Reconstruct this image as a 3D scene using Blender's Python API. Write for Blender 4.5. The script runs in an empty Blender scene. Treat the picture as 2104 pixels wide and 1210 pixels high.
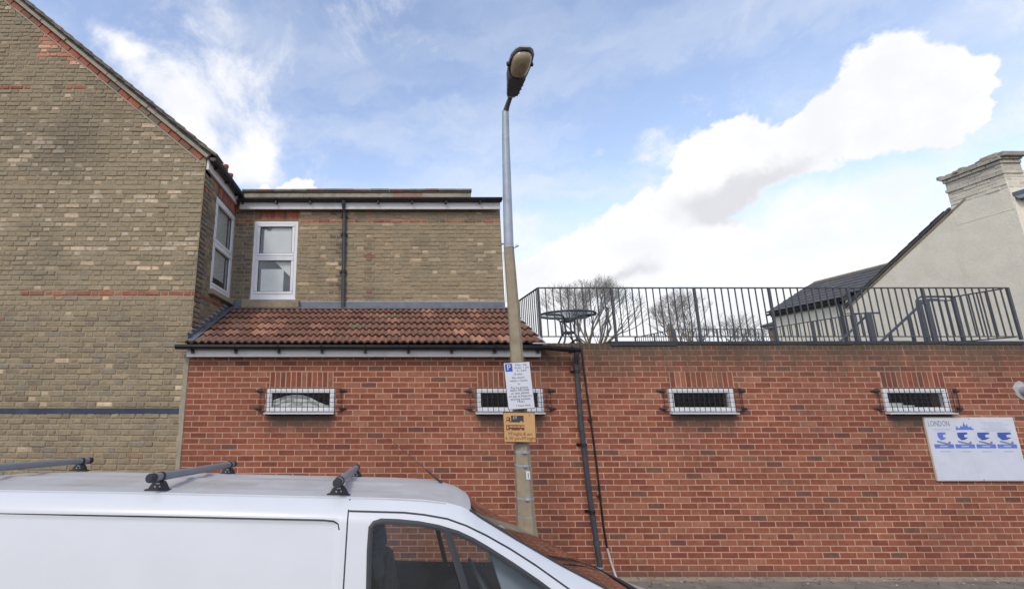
import bpy, bmesh, math, random
from mathutils import Vector, Matrix, Euler, noise
random.seed(7)
R = math.radians
PI = math.pi
SC = bpy.context.scene
COL = SC.collection

# ------------------------------------------------------------------ camera
cam_d = bpy.data.cameras.new('camera')
cam = bpy.data.objects.new('camera', cam_d)
COL.objects.link(cam)
cam.location = (0, 0, 2.37)
cam.rotation_euler = (R(90 + 11.72), 0, 0)
cam_d.sensor_width = 36
cam_d.sensor_fit = 'HORIZONTAL'
cam_d.lens = 36 * 945 / 2104
cam_d.shift_x = 257 / 2104
cam_d.clip_start = 0.05
cam_d.clip_end = 2000
SC.camera = cam
CAM = Vector((0, 0, 2.37))

# ------------------------------------------------------------------ sun, sky
SUN_EL, SUN_AZ = 46, -152          # azimuth clockwise from +Y: behind the camera, to the left
sd = bpy.data.lights.new('sun', 'SUN')
sd.energy = 1.5
sd.angle = R(10)
sd.color = (1.0, 0.93, 0.82)
sun = bpy.data.objects.new('sun', sd)
COL.objects.link(sun)
v = Vector((math.sin(R(SUN_AZ)) * math.cos(R(SUN_EL)), math.cos(R(SUN_AZ)) * math.cos(R(SUN_EL)), math.sin(R(SUN_EL))))
sun.rotation_euler = v.to_track_quat('Z', 'Y').to_euler()
sun.location = (-4, -6, 12)

SC.view_settings.view_transform = 'Standard'
SC.view_settings.look = 'None'
SC.view_settings.gamma = 1
SC.view_settings.exposure = 0.0
SC.view_settings.use_curve_mapping = False

W = bpy.data.worlds.new('World')
SC.world = W
W.use_nodes = True


class NT:
    """small helper to write node graphs"""
    def __init__(s, t):
        s.t = t
        t.nodes.clear()

    def n(s, typ, **k):
        nd = s.t.nodes.new(typ)
        for a, b in k.items():
            setattr(nd, a, b)
        return nd

    def put(s, sock, v):
        if v is None:
            return
        if isinstance(v, bpy.types.NodeSocket):
            s.t.links.new(v, sock)
        else:
            if sock.type == 'RGBA' and len(v) == 3:
                v = (*v, 1)
            sock.default_value = v

    def m(s, op, a, b=None, c=None, clamp=False):
        nd = s.n('ShaderNodeMath', operation=op)
        nd.use_clamp = clamp
        for i, x in enumerate((a, b, c)):
            s.put(nd.inputs[i], x)
        return nd.outputs[0]

    def vm(s, op, a, b=None, out=0):
        nd = s.n('ShaderNodeVectorMath', operation=op)
        s.put(nd.inputs[0], a)
        if b is not None:
            s.put(nd.inputs[1], b)
        return nd.outputs[out]

    def mix(s, f, a, b, mode='MIX'):
        nd = s.n('ShaderNodeMix', data_type='RGBA', blend_type=mode)
        s.put(nd.inputs[0], f)
        s.put(nd.inputs[6], a)
        s.put(nd.inputs[7], b)
        return nd.outputs[2]

    def noise(s, scale, detail=4, rough=.55, vec=None, dist=0, out=0):
        nd = s.n('ShaderNodeTexNoise')
        nd.inputs['Scale'].default_value = scale
        nd.inputs['Detail'].default_value = detail
        nd.inputs['Roughness'].default_value = rough
        nd.inputs['Distortion'].default_value = dist
        if vec is not None:
            s.put(nd.inputs['Vector'], vec)
        return nd.outputs[out]

    def ramp(s, x, lo, hi, a=0.0, b=1.0, smooth=True):
        nd = s.n('ShaderNodeMapRange')
        nd.interpolation_type = 'SMOOTHSTEP' if smooth else 'LINEAR'
        s.put(nd.inputs[0], x)
        for i, v_ in enumerate((lo, hi, a, b)):
            nd.inputs[i + 1].default_value = v_
        return nd.outputs[0]

    def xyz(s, vec):
        nd = s.n('ShaderNodeSeparateXYZ')
        s.put(nd.inputs[0], vec)
        return nd.outputs

    def comb(s, x, y, z):
        nd = s.n('ShaderNodeCombineXYZ')
        for i, v_ in enumerate((x, y, z)):
            s.put(nd.inputs[i], v_)
        return nd.outputs[0]


def build_sky():
    t = NT(W.node_tree)
    out = t.n('ShaderNodeOutputWorld')
    bg = t.n('ShaderNodeBackground')
    bg.inputs['Strength'].default_value = 0.1
    t.t.links.new(bg.outputs[0], out.inputs[0])
    sky = t.n('ShaderNodeTexSky', sky_type='NISHITA')
    sky.sun_disc = False
    sky.sun_elevation = R(SUN_EL)
    sky.sun_rotation = R(SUN_AZ)
    sky.air_density = 1.0
    sky.dust_density = 0.6
    sky.ozone_density = 1.6
    d = t.n('ShaderNodeTexCoord').outputs['Generated']
    d = t.vm('NORMALIZE', d)
    x, y, z = t.xyz(d)[:3]
    az = t.m('ARCTAN2', x, y)
    el = t.m('ARCSINE', z)
    # domain warp so that cloud edges billow
    wv = t.noise(5.5, 5, .6, vec=d, out=1)
    wv = t.vm('SUBTRACT', wv, (.5, .5, .5))
    w2 = t.noise(20, 4, .6, vec=d, out=1)
    w2 = t.vm('SUBTRACT', w2, (.5, .5, .5))
    w2s = t.n('ShaderNodeVectorMath', operation='SCALE')
    t.put(w2s.inputs[0], w2)
    w2s.inputs['Scale'].default_value = .075
    w1s = t.n('ShaderNodeVectorMath', operation='SCALE')
    t.put(w1s.inputs[0], wv)
    w1s.inputs['Scale'].default_value = .075
    flat = t.comb(az, el, 0.0)
    p_hard = t.vm('ADD', t.vm('ADD', flat, w2s.outputs[0]), w1s.outputs[0])
    p_soft = t.vm('ADD', t.vm('ADD', flat, w1s.outputs[0]), w1s.outputs[0])

    def blobs(lst, p):
        acc = None
        for (a, e, ra, rb, ang) in lst:
            mp = t.n('ShaderNodeMapping', vector_type='TEXTURE')
            mp.inputs['Location'].default_value = (a, e, 0)
            mp.inputs['Rotation'].default_value = (0, 0, ang)
            mp.inputs['Scale'].default_value = (ra, rb, 1)
            t.put(mp.inputs[0], p)
            q = t.vm('DOT_PRODUCT', mp.outputs[0], mp.outputs[0], out=1)
            g = t.m('POWER', 2.718, t.m('MULTIPLY', q, -1.0))
            acc = g if acc is None else t.m('ADD', acc, g)
        return acc
    hard = [(0.885, 0.446, 0.05, 0.062, -0.45), (0.914, 0.385, 0.055, 0.052, 0.07), (0.955, 0.39, 0.028, 0.034, -0.45),
            (0.83, 0.392, 0.085, 0.044, 0.4), (0.735, 0.385, 0.09, 0.040, 0.30), (0.655, 0.375, 0.05, 0.045, 0.1), (0.628, 0.405, 0.05, 0.06, -0.28),
            (0.695, 0.425, 0.034, 0.038, -0.3), (0.56, 0.30, 0.10, 0.065, 0.2),
            (0.45, 0.26, 0.14, 0.075, 0.24), (0.36, 0.22, 0.12, 0.06, 0.1), (0.62, 0.24, 0.13, 0.05, .1), (-0.229, 0.405, 0.075, 0.03, 0.07), (-0.18, 0.408, 0.05, 0.02, 0.05)]
    soft = [(-0.419, 0.667, 0.085, 0.09, -0.49), (-0.37, 0.594, 0.07, 0.11, -0.85), (-0.50, 0.54, 0.12, 0.045, -0.52),
            (-0.409, 0.471, 0.13, 0.05, -0.64), (-0.326, 0.447, 0.06, 0.05, 0.12), (-0.575, 0.603, 0.08, 0.035, -0.4),
            (-0.30, 0.52, 0.035, 0.06, -0.2), (0.462, 0.458, 0.022, 0.014, 0.2), (0.536, 0.437, 0.034, 0.012, -0.3),
            (0.975, 0.35, 0.05, 0.03, 0.3),
            (0.86, 0.27, 0.17, 0.045, 0.15), (0.25, 0.345, 0.15, 0.05, -0.1), (0.70, 0.27, 0.15, 0.05, 0.1), (1.02, 0.47, 0.05, 0.04, .3), (0.57, 0.45, .05, .02, -.5)]
    grey = [(0.645, 0.338, 0.070, 0.030, 0.12), (0.745, 0.352, 0.075, 0.020, 0.15), (0.50, 0.214, 0.07, 0.018, 0.2),
            (0.66, 0.31, 0.04, 0.02, 0.3)]
    n_f = t.noise(9, 8, .62, vec=d)
    n_m = t.noise(3.0, 6, .6, vec=d)
    n_s = t.noise(6.5, 9, .66, vec=d, dist=.35)
    H = blobs(hard, p_hard)
    hard_m = t.ramp(t.m('ADD', H, t.m('MULTIPLY', t.m('SUBTRACT', t.m('MULTIPLY_ADD', n_s, .5, t.m('MULTIPLY', n_f, .5)), .5), .95)), .40, .64)
    S = blobs(soft, p_soft)
    soft_m = t.ramp(t.m('ADD', t.m('MULTIPLY', S, .72), t.m('MULTIPLY', t.m('SUBTRACT', n_s, .5), 3.2)), .10, 1.30)
    # clouds elsewhere in the sky, same kind, without a place of their own
    front = t.ramp(y, -.1, .25)
    cu = t.ramp(t.m('ADD', n_m, t.m('MULTIPLY', t.m('SUBTRACT', n_f, .5), .4)), .54, .66)
    cu = t.m('MULTIPLY', cu, t.m('SUBTRACT', 1.0, front))
    # white band of far cloud towards the horizon
    e2 = t.m('ADD', el, t.m('MULTIPLY', t.m('SUBTRACT', n_m, .5), .30))
    right = t.ramp(az, -.1, .5)
    e2 = t.m('SUBTRACT', e2, t.m('MULTIPLY', right, .02))
    hz = t.ramp(e2, .31, .12)
    # thin streaked veil
    sv = t.n('ShaderNodeMapping')
    sv.inputs['Rotation'].default_value = (0, 0, -.25)
    sv.inputs['Scale'].default_value = (1.1, 3.6, 1)
    t.put(sv.inputs[0], p_hard)
    veil = t.ramp(t.noise(2.3, 5, .55, vec=sv.outputs[0]), .36, .70)
    low = t.ramp(el, .75, .28)
    veil = t.m('MULTIPLY', veil, t.m('MULTIPLY_ADD', low, .60, .36))
    cloud = t.m('MAXIMUM', t.m('MAXIMUM', hard_m, soft_m), t.m('MAXIMUM', cu, hz))
    G = t.m('MULTIPLY', t.ramp(blobs(grey, p_soft), .05, 1.15), 0.7)
    col = t.mix(t.m('MULTIPLY', t.ramp(n_f, .35, .7), .6), (10.4, 10.4, 10.6), (8.7, 8.9, 9.4))
    col = t.mix(G, col, (6.7, 6.8, 7.3))
    cloud = t.m('MAXIMUM', cloud, t.m('MULTIPLY', t.ramp(blobs(grey, p_hard), .25, .95), .9))
    base = t.mix(1.0, sky.outputs[0], (SKYG[0], SKYG[1], SKYG[2]), 'MULTIPLY')
    base = t.mix(t.m('MULTIPLY', veil, .8), base, (8.3, 8.9, 9.9))
    fin = t.mix(cloud, base, col)
    t.put(bg.inputs[0], fin)


SKYG = (3.9, 3.25, 2.9)
build_sky()
SC.cycles.max_bounces = 8
SC.cycles.transparent_max_bounces = 12
SC.cycles.caustics_reflective = False
SC.cycles.caustics_refractive = False


# ------------------------------------------------------------------ object helpers
def wl(o):
    v_ = Vector((0, 0, 0))
    while o is not None:
        v_ = v_ + o.location
        o = o.parent
    return v_


def thing(name, label, cat, loc=(0, 0, 0), group=None):
    o = bpy.data.objects.new(name, None)
    o.empty_display_size = .2
    COL.objects.link(o)
    o.location = loc
    o['label'] = label
    o['category'] = cat
    if group:
        o['group'] = group
    return o


def tag(o, label, cat, group=None):
    o['label'] = label
    o['category'] = cat
    if group:
        o['group'] = group
    return o


def struct(o):
    o['kind'] = 'structure'
    return o


def link(name, me, parent=None, loc=None, rot=None, world=True):
    o = bpy.data.objects.new(name, me)
    COL.objects.link(o)
    if loc is not None:
        o.location = Vector(loc) - (wl(parent) if (parent and world) else Vector((0, 0, 0)))
    if rot is not None:
        o.rotation_euler = rot
    if parent is not None:
        o.parent = parent
    return o


class MB:
    """collects shapes, then links them as ONE mesh object"""
    def __init__(s):
        s.v = []
        s.f = []
        s.c = []          # tint per face
        s.sm = []
        s.tint = (1, 1, 1)

    def add(s, vs, fs, smooth=False, tint=None):
        k = len(s.v)
        s.v += [tuple(p) for p in vs]
        for f in fs:
            s.f.append([i + k for i in f])
            s.c.append(tint or s.tint)
            s.sm.append(smooth)

    def box(s, x0, x1, y0, y1, z0, z1, M=None, tint=None):
        vs = [Vector(p) for p in ((x0, y0, z0), (x1, y0, z0), (x1, y1, z0), (x0, y1, z0), (x0, y0, z1), (x1, y0, z1), (x1, y1, z1), (x0, y1, z1))]
        if M is not None:
            vs = [M @ p for p in vs]
        s.add(vs, [(0, 3, 2, 1), (4, 5, 6, 7), (0, 1, 5, 4), (1, 2, 6, 5), (2, 3, 7, 6), (3, 0, 4, 7)], tint=tint)
        return s

    def bbox(s, x0, x1, y0, y1, z0, z1, b=.004, M=None, tint=None):
        """box with chamfered long edges all round"""
        xs, ys, zs = (x0, x1), (y0, y1), (z0, z1)
        cx, cy, cz = (x0 + x1) / 2, (y0 + y1) / 2, (z0 + z1) / 2
        vs = []
        idx = {}
        for i in (0, 1):
            for j in (0, 1):
                for k in (0, 1):
                    for a in range(3):
                        p = [xs[i], ys[j], zs[k]]
                        sg = [1 if i == 0 else -1, 1 if j == 0 else -1, 1 if k == 0 else -1]
                        for q in range(3):
                            if q != a:
                                p[q] += sg[q] * b
                        idx[(i, j, k, a)] = len(vs)
                        vs.append(Vector(p))
        F = []
        g = idx
        for a in range(3):
            for sdd in (0, 1):
                o_ = [q for q in range(3) if q != a]
                quad = []
                for (u, w) in ((0, 0), (1, 0), (1, 1), (0, 1)):
                    key = [0, 0, 0]
                    key[a] = sdd
                    key[o_[0]] = u
                    key[o_[1]] = w
                    quad.append(g[(key[0], key[1], key[2], a)])
                F.append(quad)
        for a in range(3):
            o_ = [q for q in range(3) if q != a]
            for u in (0, 1):
                for w in (0, 1):
                    k0 = [0, 0, 0]
                    k1 = [0, 0, 0]
                    k0[a] = 0
                    k1[a] = 1
                    for kk in (k0, k1):
                        kk[o_[0]] = u
                        kk[o_[1]] = w
                    F.append([g[(*k0, o_[0])], g[(*k0, o_[1])], g[(*k1, o_[1])], g[(*k1, o_[0])]])
        for i in (0, 1):
            for j in (0, 1):
                for k in (0, 1):
                    F.append([g[(i, j, k, 0)], g[(i, j, k, 1)], g[(i, j, k, 2)]])
        if M is not None:
            vs = [M @ p for p in vs]
        s.add(vs, F, tint=tint)
        return s

    def tube(s, pts, r, n=8, caps=True, tint=None, smooth=True, flat=1.0):
        pts = [Vector(p) for p in pts]
        rr = r if isinstance(r, (list, tuple)) else [r] * len(pts)
        rings = []
        up = Vector((0, 0, 1))
        prev = None
        for i, p in enumerate(pts):
            d = (pts[min(i + 1, len(pts) - 1)] - pts[max(i - 1, 0)])
            if d.length < 1e-9:
                d = Vector((0, 0, 1))
            d.normalize()
            if prev is None:
                a = up if abs(d.z) < .95 else Vector((0, 1, 0))
                u = d.cross(a).normalized()
            else:
                u = (prev - d * prev.dot(d))
                if u.length < 1e-6:
                    u = d.cross(Vector((0, 1, 0)))
                u.normalize()
            prev = u
            w = d.cross(u).normalized()
            rings.append([p + (u * math.cos(2 * PI * k / n) + w * math.sin(2 * PI * k / n) * flat) * rr[i] for k in range(n)])
        vs = [q for rg in rings for q in rg]
        fs = []
        for i in range(len(pts) - 1):
            for k in range(n):
                fs.append((i * n + k, i * n + (k + 1) % n, (i + 1) * n + (k + 1) % n, (i + 1) * n + k))
        s.add(vs, fs, smooth, tint)
        if caps:
            s.add(rings[0], [tuple(range(n))[::-1]], False, tint)
            s.add(rings[-1], [tuple(range(n))], False, tint)
        return s

    def prism(s, poly, axis, a0, a1, tint=None, M=None):
        """polygon (2D list) extruded along axis: x -> poly is (y,z); y -> (x,z); z -> (x,y)"""
        n = len(poly)

        def P(p, a):
            if axis == 'x':
                q = Vector((a, p[0], p[1]))
            elif axis == 'y':
                q = Vector((p[0], a, p[1]))
            else:
                q = Vector((p[0], p[1], a))
            return M @ q if M is not None else q
        vs = [P(p, a0) for p in poly] + [P(p, a1) for p in poly]
        fs = [tuple(range(n)), tuple(range(n, 2 * n))[::-1]] + [(i, i + n, (i + 1) % n + n, (i + 1) % n) for i in range(n)]
        s.add(vs, fs, tint=tint)
        return s

    def disc(s, c, r, axis='y', depth=.01, n=20, tint=None, ry=None):
        ry = ry or r
        poly = [(c[0 if axis != 'x' else 1] + r * math.cos(2 * PI * k / n), c[2 if axis != 'z' else 1] + ry * math.sin(2 * PI * k / n)) for k in range(n)]
        a = {'x': c[0], 'y': c[1], 'z': c[2]}[axis]
        return s.prism(poly, axis, a, a + depth, tint)

    def build(s, name, mat, parent=None, world=True, stuff=False):
        me = bpy.data.meshes.new(name)
        off = wl(parent) if (parent and world) else Vector((0, 0, 0))
        me.from_pydata([tuple(Vector(p) - off) for p in s.v], [], s.f)
        bm_fix(me)
        at = me.attributes.new('tint', 'FLOAT_COLOR', 'CORNER')
        cols = []
        for p, c in zip(me.polygons, s.c):
            cols += [c[0], c[1], c[2], 1.0] * p.loop_total
        if len(cols) == 4 * len(me.loops):
            at.data.foreach_set('color', cols)
        me.polygons.foreach_set('use_smooth', s.sm)
        me.materials.append(mat)
        o = link(name, me, parent)
        if stuff:
            o['kind'] = 'stuff'
        return o


def bm_fix(me):
    bm = bmesh.new()
    bm.from_mesh(me)
    bmesh.ops.recalc_face_normals(bm, faces=bm.faces)
    bm.to_mesh(me)
    bm.free()


# ------------------------------------------------------------------ materials
def mat(name, color=(.5, .5, .5), rough=.7, metal=0.0, var=.15, vscale=8.0, tint=False, bump=0.0, bscale=60.0, fn=None,
        dirt=None, dscale=1.2, dlo=.5, dhi=.72, coat=0.0, spec=None, trans=None, grain=0.0):
    m_ = bpy.data.materials.new(name)
    m_.use_nodes = True
    t = NT(m_.node_tree)
    out = t.n('ShaderNodeOutputMaterial')
    b = t.n('ShaderNodeBsdfPrincipled')
    t.t.links.new(b.outputs[0], out.inputs[0])
    pos = t.n('ShaderNodeNewGeometry').outputs['Position']
    if tint:
        c = t.n('ShaderNodeAttribute', attribute_name='tint').outputs['Color']
        if color is not None:
            c = t.mix(1.0, c, color, 'MULTIPLY')
    else:
        rgb = t.n('ShaderNodeRGB')
        rgb.outputs[0].default_value = (*color, 1)
        c = rgb.outputs[0]
    if var:
        f = t.ramp(t.noise(vscale, 5, .6, vec=pos), .25, .75, 1 - var, 1 + var, smooth=False)
        c = t.mix(1.0, c, t.comb(f, f, f), 'MULTIPLY')
    if grain:
        f = t.ramp(t.noise(bscale * 1.3, 3, .7, vec=pos), .3, .7, 1 - grain, 1 + grain, smooth=False)
        c = t.mix(1.0, c, t.comb(f, f, f), 'MULTIPLY')
    if dirt is not None:
        f = t.ramp(t.noise(dscale, 6, .65, vec=pos), dlo, dhi)
        c = t.mix(t.m('MULTIPLY', f, dirt[1]), c, dirt[0])
    if fn:
        c = fn(t, c, pos)
    t.put(b.inputs['Base Color'], c)
    b.inputs['Roughness'].default_value = rough
    b.inputs['Metallic'].default_value = metal
    if coat:
        b.inputs['Coat Weight'].default_value = coat
        b.inputs['Coat Roughness'].default_value = .05
    if spec is not None:
        b.inputs['Specular IOR Level'].default_value = spec
    if bump:
        bp = t.n('ShaderNodeBump')
        bp.inputs['Strength'].default_value = min(1, bump)
        bp.inputs['Distance'].default_value = .01
        t.put(bp.inputs['Height'], t.noise(bscale, 5, .65, vec=pos))
        t.t.links.new(bp.outputs[0], b.inputs['Normal'])
    return m_


def glass_mat(name, tintc=(.8, .85, .85), refl=1.0, rough=0.02, ior=1.5, dark=None):
    m_ = bpy.data.materials.new(name)
    m_.use_nodes = True
    t = NT(m_.node_tree)
    out = t.n('ShaderNodeOutputMaterial')
    tr = t.n('ShaderNodeBsdfTransparent')
    tr.inputs[0].default_value = (*tintc, 1)
    gl = t.n('ShaderNodeBsdfGlossy')
    gl.inputs['Roughness'].default_value = rough
    lw = t.n('ShaderNodeLayerWeight')
    lw.inputs['Blend'].default_value = .5
    f = t.m('MULTIPLY_ADD', t.m('POWER', lw.outputs['Facing'], 4.5), .9, .045)
    f = t.m('MULTIPLY', f, refl, clamp=True)
    mx = t.n('ShaderNodeMixShader')
    t.put(mx.inputs[0], f)
    t.t.links.new(tr.outputs[0], mx.inputs[1])
    t.t.links.new(gl.outputs[0], mx.inputs[2])
    t.t.links.new(mx.outputs[0], out.inputs[0])
    return m_


WIN_X = [(-1.666, -.733), (1.245, 2.167), (3.93, 4.82), (6.91, 7.805)]


def red_wear(t, c, pos):
    """grime washed down under each window sill, algae and soot at the wall head, splash dirt at the foot"""
    x, y, z = t.xyz(pos)[:3]
    n = t.noise(7, 5, .65, vec=pos)
    n2 = t.noise(22, 4, .7, vec=pos)
    acc = None
    for a, b in WIN_X:
        fx = t.m('MULTIPLY', t.ramp(x, a - .06, a + .1), t.ramp(x, b + .08, b - .08))
        acc = fx if acc is None else t.m('MAXIMUM', acc, fx)
    zz = t.m('ADD', z, t.m('MULTIPLY', t.m('SUBTRACT', n, .5), .3))
    fz = t.m('MULTIPLY', t.ramp(zz, 1.72, 2.0), t.ramp(z, 2.12, 2.06))
    f = t.m('MULTIPLY', t.m('MULTIPLY', acc, fz), .9)
    c = t.mix(f, c, (.075, .058, .042))
    # head of the wall right of the tiled roof
    sx = t.n('ShaderNodeMapping')
    sx.inputs['Scale'].default_value = (6, 1, .6)
    t.put(sx.inputs[0], pos)
    st = t.noise(1.6, 4, .6, vec=sx.outputs[0])
    zt = t.m('ADD', z, t.m('MULTIPLY', t.m('SUBTRACT', st, .5), .9))
    f = t.m('MULTIPLY', t.ramp(zt, 2.35, 3.05), t.ramp(x, 2.0, 2.35))
    c = t.mix(t.m('MULTIPLY', f, .8), c, (.095, .070, .045))
    # green in the head joints
    g = t.m('MULTIPLY', t.m('MULTIPLY', f, t.ramp(n2, .56, .66)), .55)
    c = t.mix(g, c, (.14, .16, .08))
    # broad uneven soiling
    b_ = t.noise(.9, 5, .6, vec=pos)
    g_ = t.ramp(b_, .3, .7, .80, 1.14, smooth=False)
    c = t.mix(1.0, c, t.comb(g_, g_, g_), 'MULTIPLY')
    # pale bloom spots
    w = t.m('MULTIPLY', t.ramp(t.noise(3.2, 6, .7, vec=pos), .60, .74), .22)
    c = t.mix(w, c, (.44, .30, .21))
    # foot
    f = t.m('MULTIPLY', t.ramp(t.m('ADD', z, t.m('MULTIPLY', n, .12)), .22, .05), .6)
    c = t.mix(f, c, (.10, .08, .06))
    return c


def grey_wear(t, c, pos):
    x, y, z = t.xyz(pos)[:3]
    n = t.noise(1.3, 6, .6, vec=pos)
    n2 = t.noise(14, 5, .7, vec=pos)
    sx = t.n('ShaderNodeMapping')
    sx.inputs['Scale'].default_value = (2.2, 2.2, 9)
    t.put(sx.inputs[0], pos)
    sm = t.noise(2.4, 6, .65, vec=sx.outputs[0])
    # mortar smeared over the faces of the upper wall
    up = t.ramp(z, 3.2, 4.4, .35, 1.0)
    c = t.mix(t.m('MULTIPLY', t.m('MULTIPLY', t.ramp(sm, .44, .64), up), .6), c, (.335, .270, .168))
    # lamp-black patch on the gable
    d = t.vm('LENGTH', t.vm('MULTIPLY', t.vm('SUBTRACT', pos, (-5.0, 6.5, 6.1)), (1.3, 0, 1.1)), out=1)
    f = t.m('MULTIPLY', t.ramp(t.m('ADD', d, t.m('MULTIPLY', n2, .9)), 1.5, .45), .5)
    c = t.mix(f, c, (.12, .108, .085))
    c = t.mix(t.m('MULTIPLY', t.ramp(n, .52, .70), .35), c, (.15, .135, .10))
    c = t.mix(t.m('MULTIPLY', t.ramp(n2, .66, .74), .6), c, (.06, .053, .045))
    return c


M = {}
M['red_brick'] = mat('red_brick_clay', None, .88, tint=True, var=.26, vscale=16, bump=.5, bscale=160, grain=.2, fn=red_wear)
M['red_mortar'] = mat('sandy_mortar', (.49, .31, .21), .95, var=.14, vscale=9, bump=.5, bscale=220, fn=red_wear)
M['grey_brick'] = mat('stock_brick', None, .92, tint=True, var=.22, vscale=30, bump=.8, bscale=120, grain=.25, fn=grey_wear)
M['grey_mortar'] = mat('old_lime_mortar', (.35, .285, .18), .95, var=.2, vscale=10, bump=.8, bscale=120, fn=grey_wear)
M['cement'] = mat('cement_render', (.34, .30, .22), .93, var=.22, vscale=6, bump=.6, bscale=90, dirt=((.10, .09, .07), .5))
M['lead'] = mat('lead_sheet', (.155, .172, .20), .5, metal=.25, var=.22, vscale=7, bump=.3, bscale=20)
M['upvc'] = mat('white_upvc', (.78, .79, .80), .3, var=.04, vscale=5, dirt=((.5, .48, .42), .3), dscale=5)
M['fascia'] = mat('white_fascia_board', (.62, .62, .60), .42, var=.06, vscale=4, dirt=((.33, .31, .27), .5), dscale=4, dlo=.45)
M['black_pvc'] = mat('black_plastic', (.012, .0125, .014), .38, var=.3, vscale=10, dirt=((.05, .05, .045), .5), dscale=6)
M['grey_pvc'] = mat('dark_grey_plastic', (.045, .05, .058), .45, var=.2, vscale=8, dirt=((.11, .10, .09), .5), dscale=6)
M['black_iron'] = mat('black_painted_steel', (.022, .024, .028), .45, var=.3, vscale=20, dirt=((.07, .05, .04), .5), dscale=9)
M['rail'] = mat('dark_grey_railing_paint', (.06, .066, .08), .45, var=.2, vscale=20, dirt=((.09, .07, .06), .4), dscale=9)
M['tile'] = mat('clay_roof_tile', None, .85, tint=True, var=.28, vscale=14, bump=.6, bscale=120, grain=.2,
                dirt=((.16, .14, .085), .5), dscale=5.5, dlo=.54, dhi=.68)
M['felt'] = mat('roofing_felt', (.035, .038, .044), .7, var=.3, vscale=9, bump=.4, bscale=80)
M['concrete'] = mat('weathered_concrete', (.33, .275, .185), .9, var=.16, vscale=14, bump=.6, bscale=150, grain=.18,
                    dirt=((.13, .115, .08), .5), dscale=3)
M['galv'] = mat('galvanised_steel', (.34, .385, .44), .5, metal=.15, var=.14, vscale=10, dirt=((.2, .22, .25), .5), dscale=7)
M['asphalt'] = mat('asphalt', (.055, .054, .052), .92, var=.3, vscale=3, bump=.8, bscale=180, grain=.45)
M['pavement'] = mat('worn_pavement_tarmac', (.20, .185, .155), .93, var=.3, vscale=4, bump=.8, bscale=170, grain=.4,
                    dirt=((.11, .095, .07), .7), dscale=2.2)
M['kerb'] = mat('granite_kerb', (.24, .23, .215), .85, var=.3, vscale=20, bump=.4, bscale=150, grain=.25)
M['earth'] = mat('bare_ground', (.10, .09, .06), .95, var=.4, vscale=1.5, bump=.6, bscale=30)
M['dark'] = mat('dark_room', (.03, .03, .032), .9, var=.2)
M['room'] = mat('grey_room', (.24, .245, .25), .9, var=.1)
M['curtain'] = mat('cream_blind', (.78, .76, .71), .8, var=.05)
M['glass'] = glass_mat('window_glass', (.95, .97, .97), 1.3)
M['bark'] = mat('grey_bark', (.22, .185, .125), .9, var=.35, vscale=6)
M['twig'] = mat('twigs', (.25, .235, .215), .9, var=.3, vscale=3)
M['catkin'] = mat('yellow_catkins', (.30, .25, .12), .8, var=.3, vscale=3)
M['face_brick'] = mat('rubbed_red_brick', None, .88, tint=True, var=.2, vscale=24, bump=.6, bscale=120, grain=.2, dirt=((.13, .10, .07), .75), dscale=4, dlo=.42, dhi=.66)
M['pinkrender'] = mat('pinkish_render_patch', (.34, .19, .13), .9, var=.25, vscale=9, bump=.5, bscale=90)
# ------------------------------------------------------------------ brickwork
RED = [(0.284, 0.086, 0.047), (0.263, 0.077, 0.041), (0.305, 0.099, 0.053), (0.238, 0.066, 0.036), (0.328, 0.115, 0.065), (0.274, 0.092, 0.050),
       (0.211, 0.060, 0.036), (0.348, 0.137, 0.080), (0.163, 0.060, 0.041), (0.263, 0.104, 0.060)]
REDW = [5, 5, 5, 4, 3, 5, 3, 1.2, .4, 1.5]
GREY = [(0.328, 0.261, 0.154), (0.295, 0.230, 0.138), (0.263, 0.206, 0.127), (0.356, 0.284, 0.176), (0.236, 0.181, 0.116), (0.302, 0.248, 0.166),
        (0.184, 0.146, 0.102), (0.526, 0.406, 0.259), (0.658, 0.509, 0.342), (0.223, 0.200, 0.166), (0.395, 0.302, 0.182), (0.276, 0.121, 0.076)]
GREYW_UP = [6, 6, 4, 6, 1.6, 5, .7, 2.6, 1.5, 1.0, 5, .08]
GREYW_LO = [3, 5, 5, 2, 6, 4, 4, .9, .4, 2, 1, .35]
DARKB = [(0.203, 0.155, 0.104), (0.162, 0.121, 0.088), (0.230, 0.182, 0.124), (0.135, 0.111, 0.088), (0.176, 0.162, 0.143)]
BAND = [(.40, .115, .065), (.35, .095, .056), (.44, .145, .085), (.28, .08, .05), (.17, .075, .055)]
PINK = [(0.630, 0.231, 0.145), (0.705, 0.297, 0.190), (0.570, 0.187, 0.115), (0.780, 0.440, 0.290)]


def stock(a, b, low=False):
    """colour of one stock brick: mostly close to the mean, pale ones mainly on the short faces"""
    t = GREY[pick(GREY, GREYW_LO if low else GREYW_UP)]
    if t[0] > .45:
        if b - a > .13 and random.random() < .55:
            t = GREY[0]
        else:
            return t
    k = .35 if low else .55
    m_ = (.317, .259, .168)
    return tuple(t[i] * (1 - k) + m_[i] * k for i in range(3))


def pick(pal, w=None):
    return random.choices(range(len(pal)), w)[0] if w else random.randrange(len(pal))


_bc = {}


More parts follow.
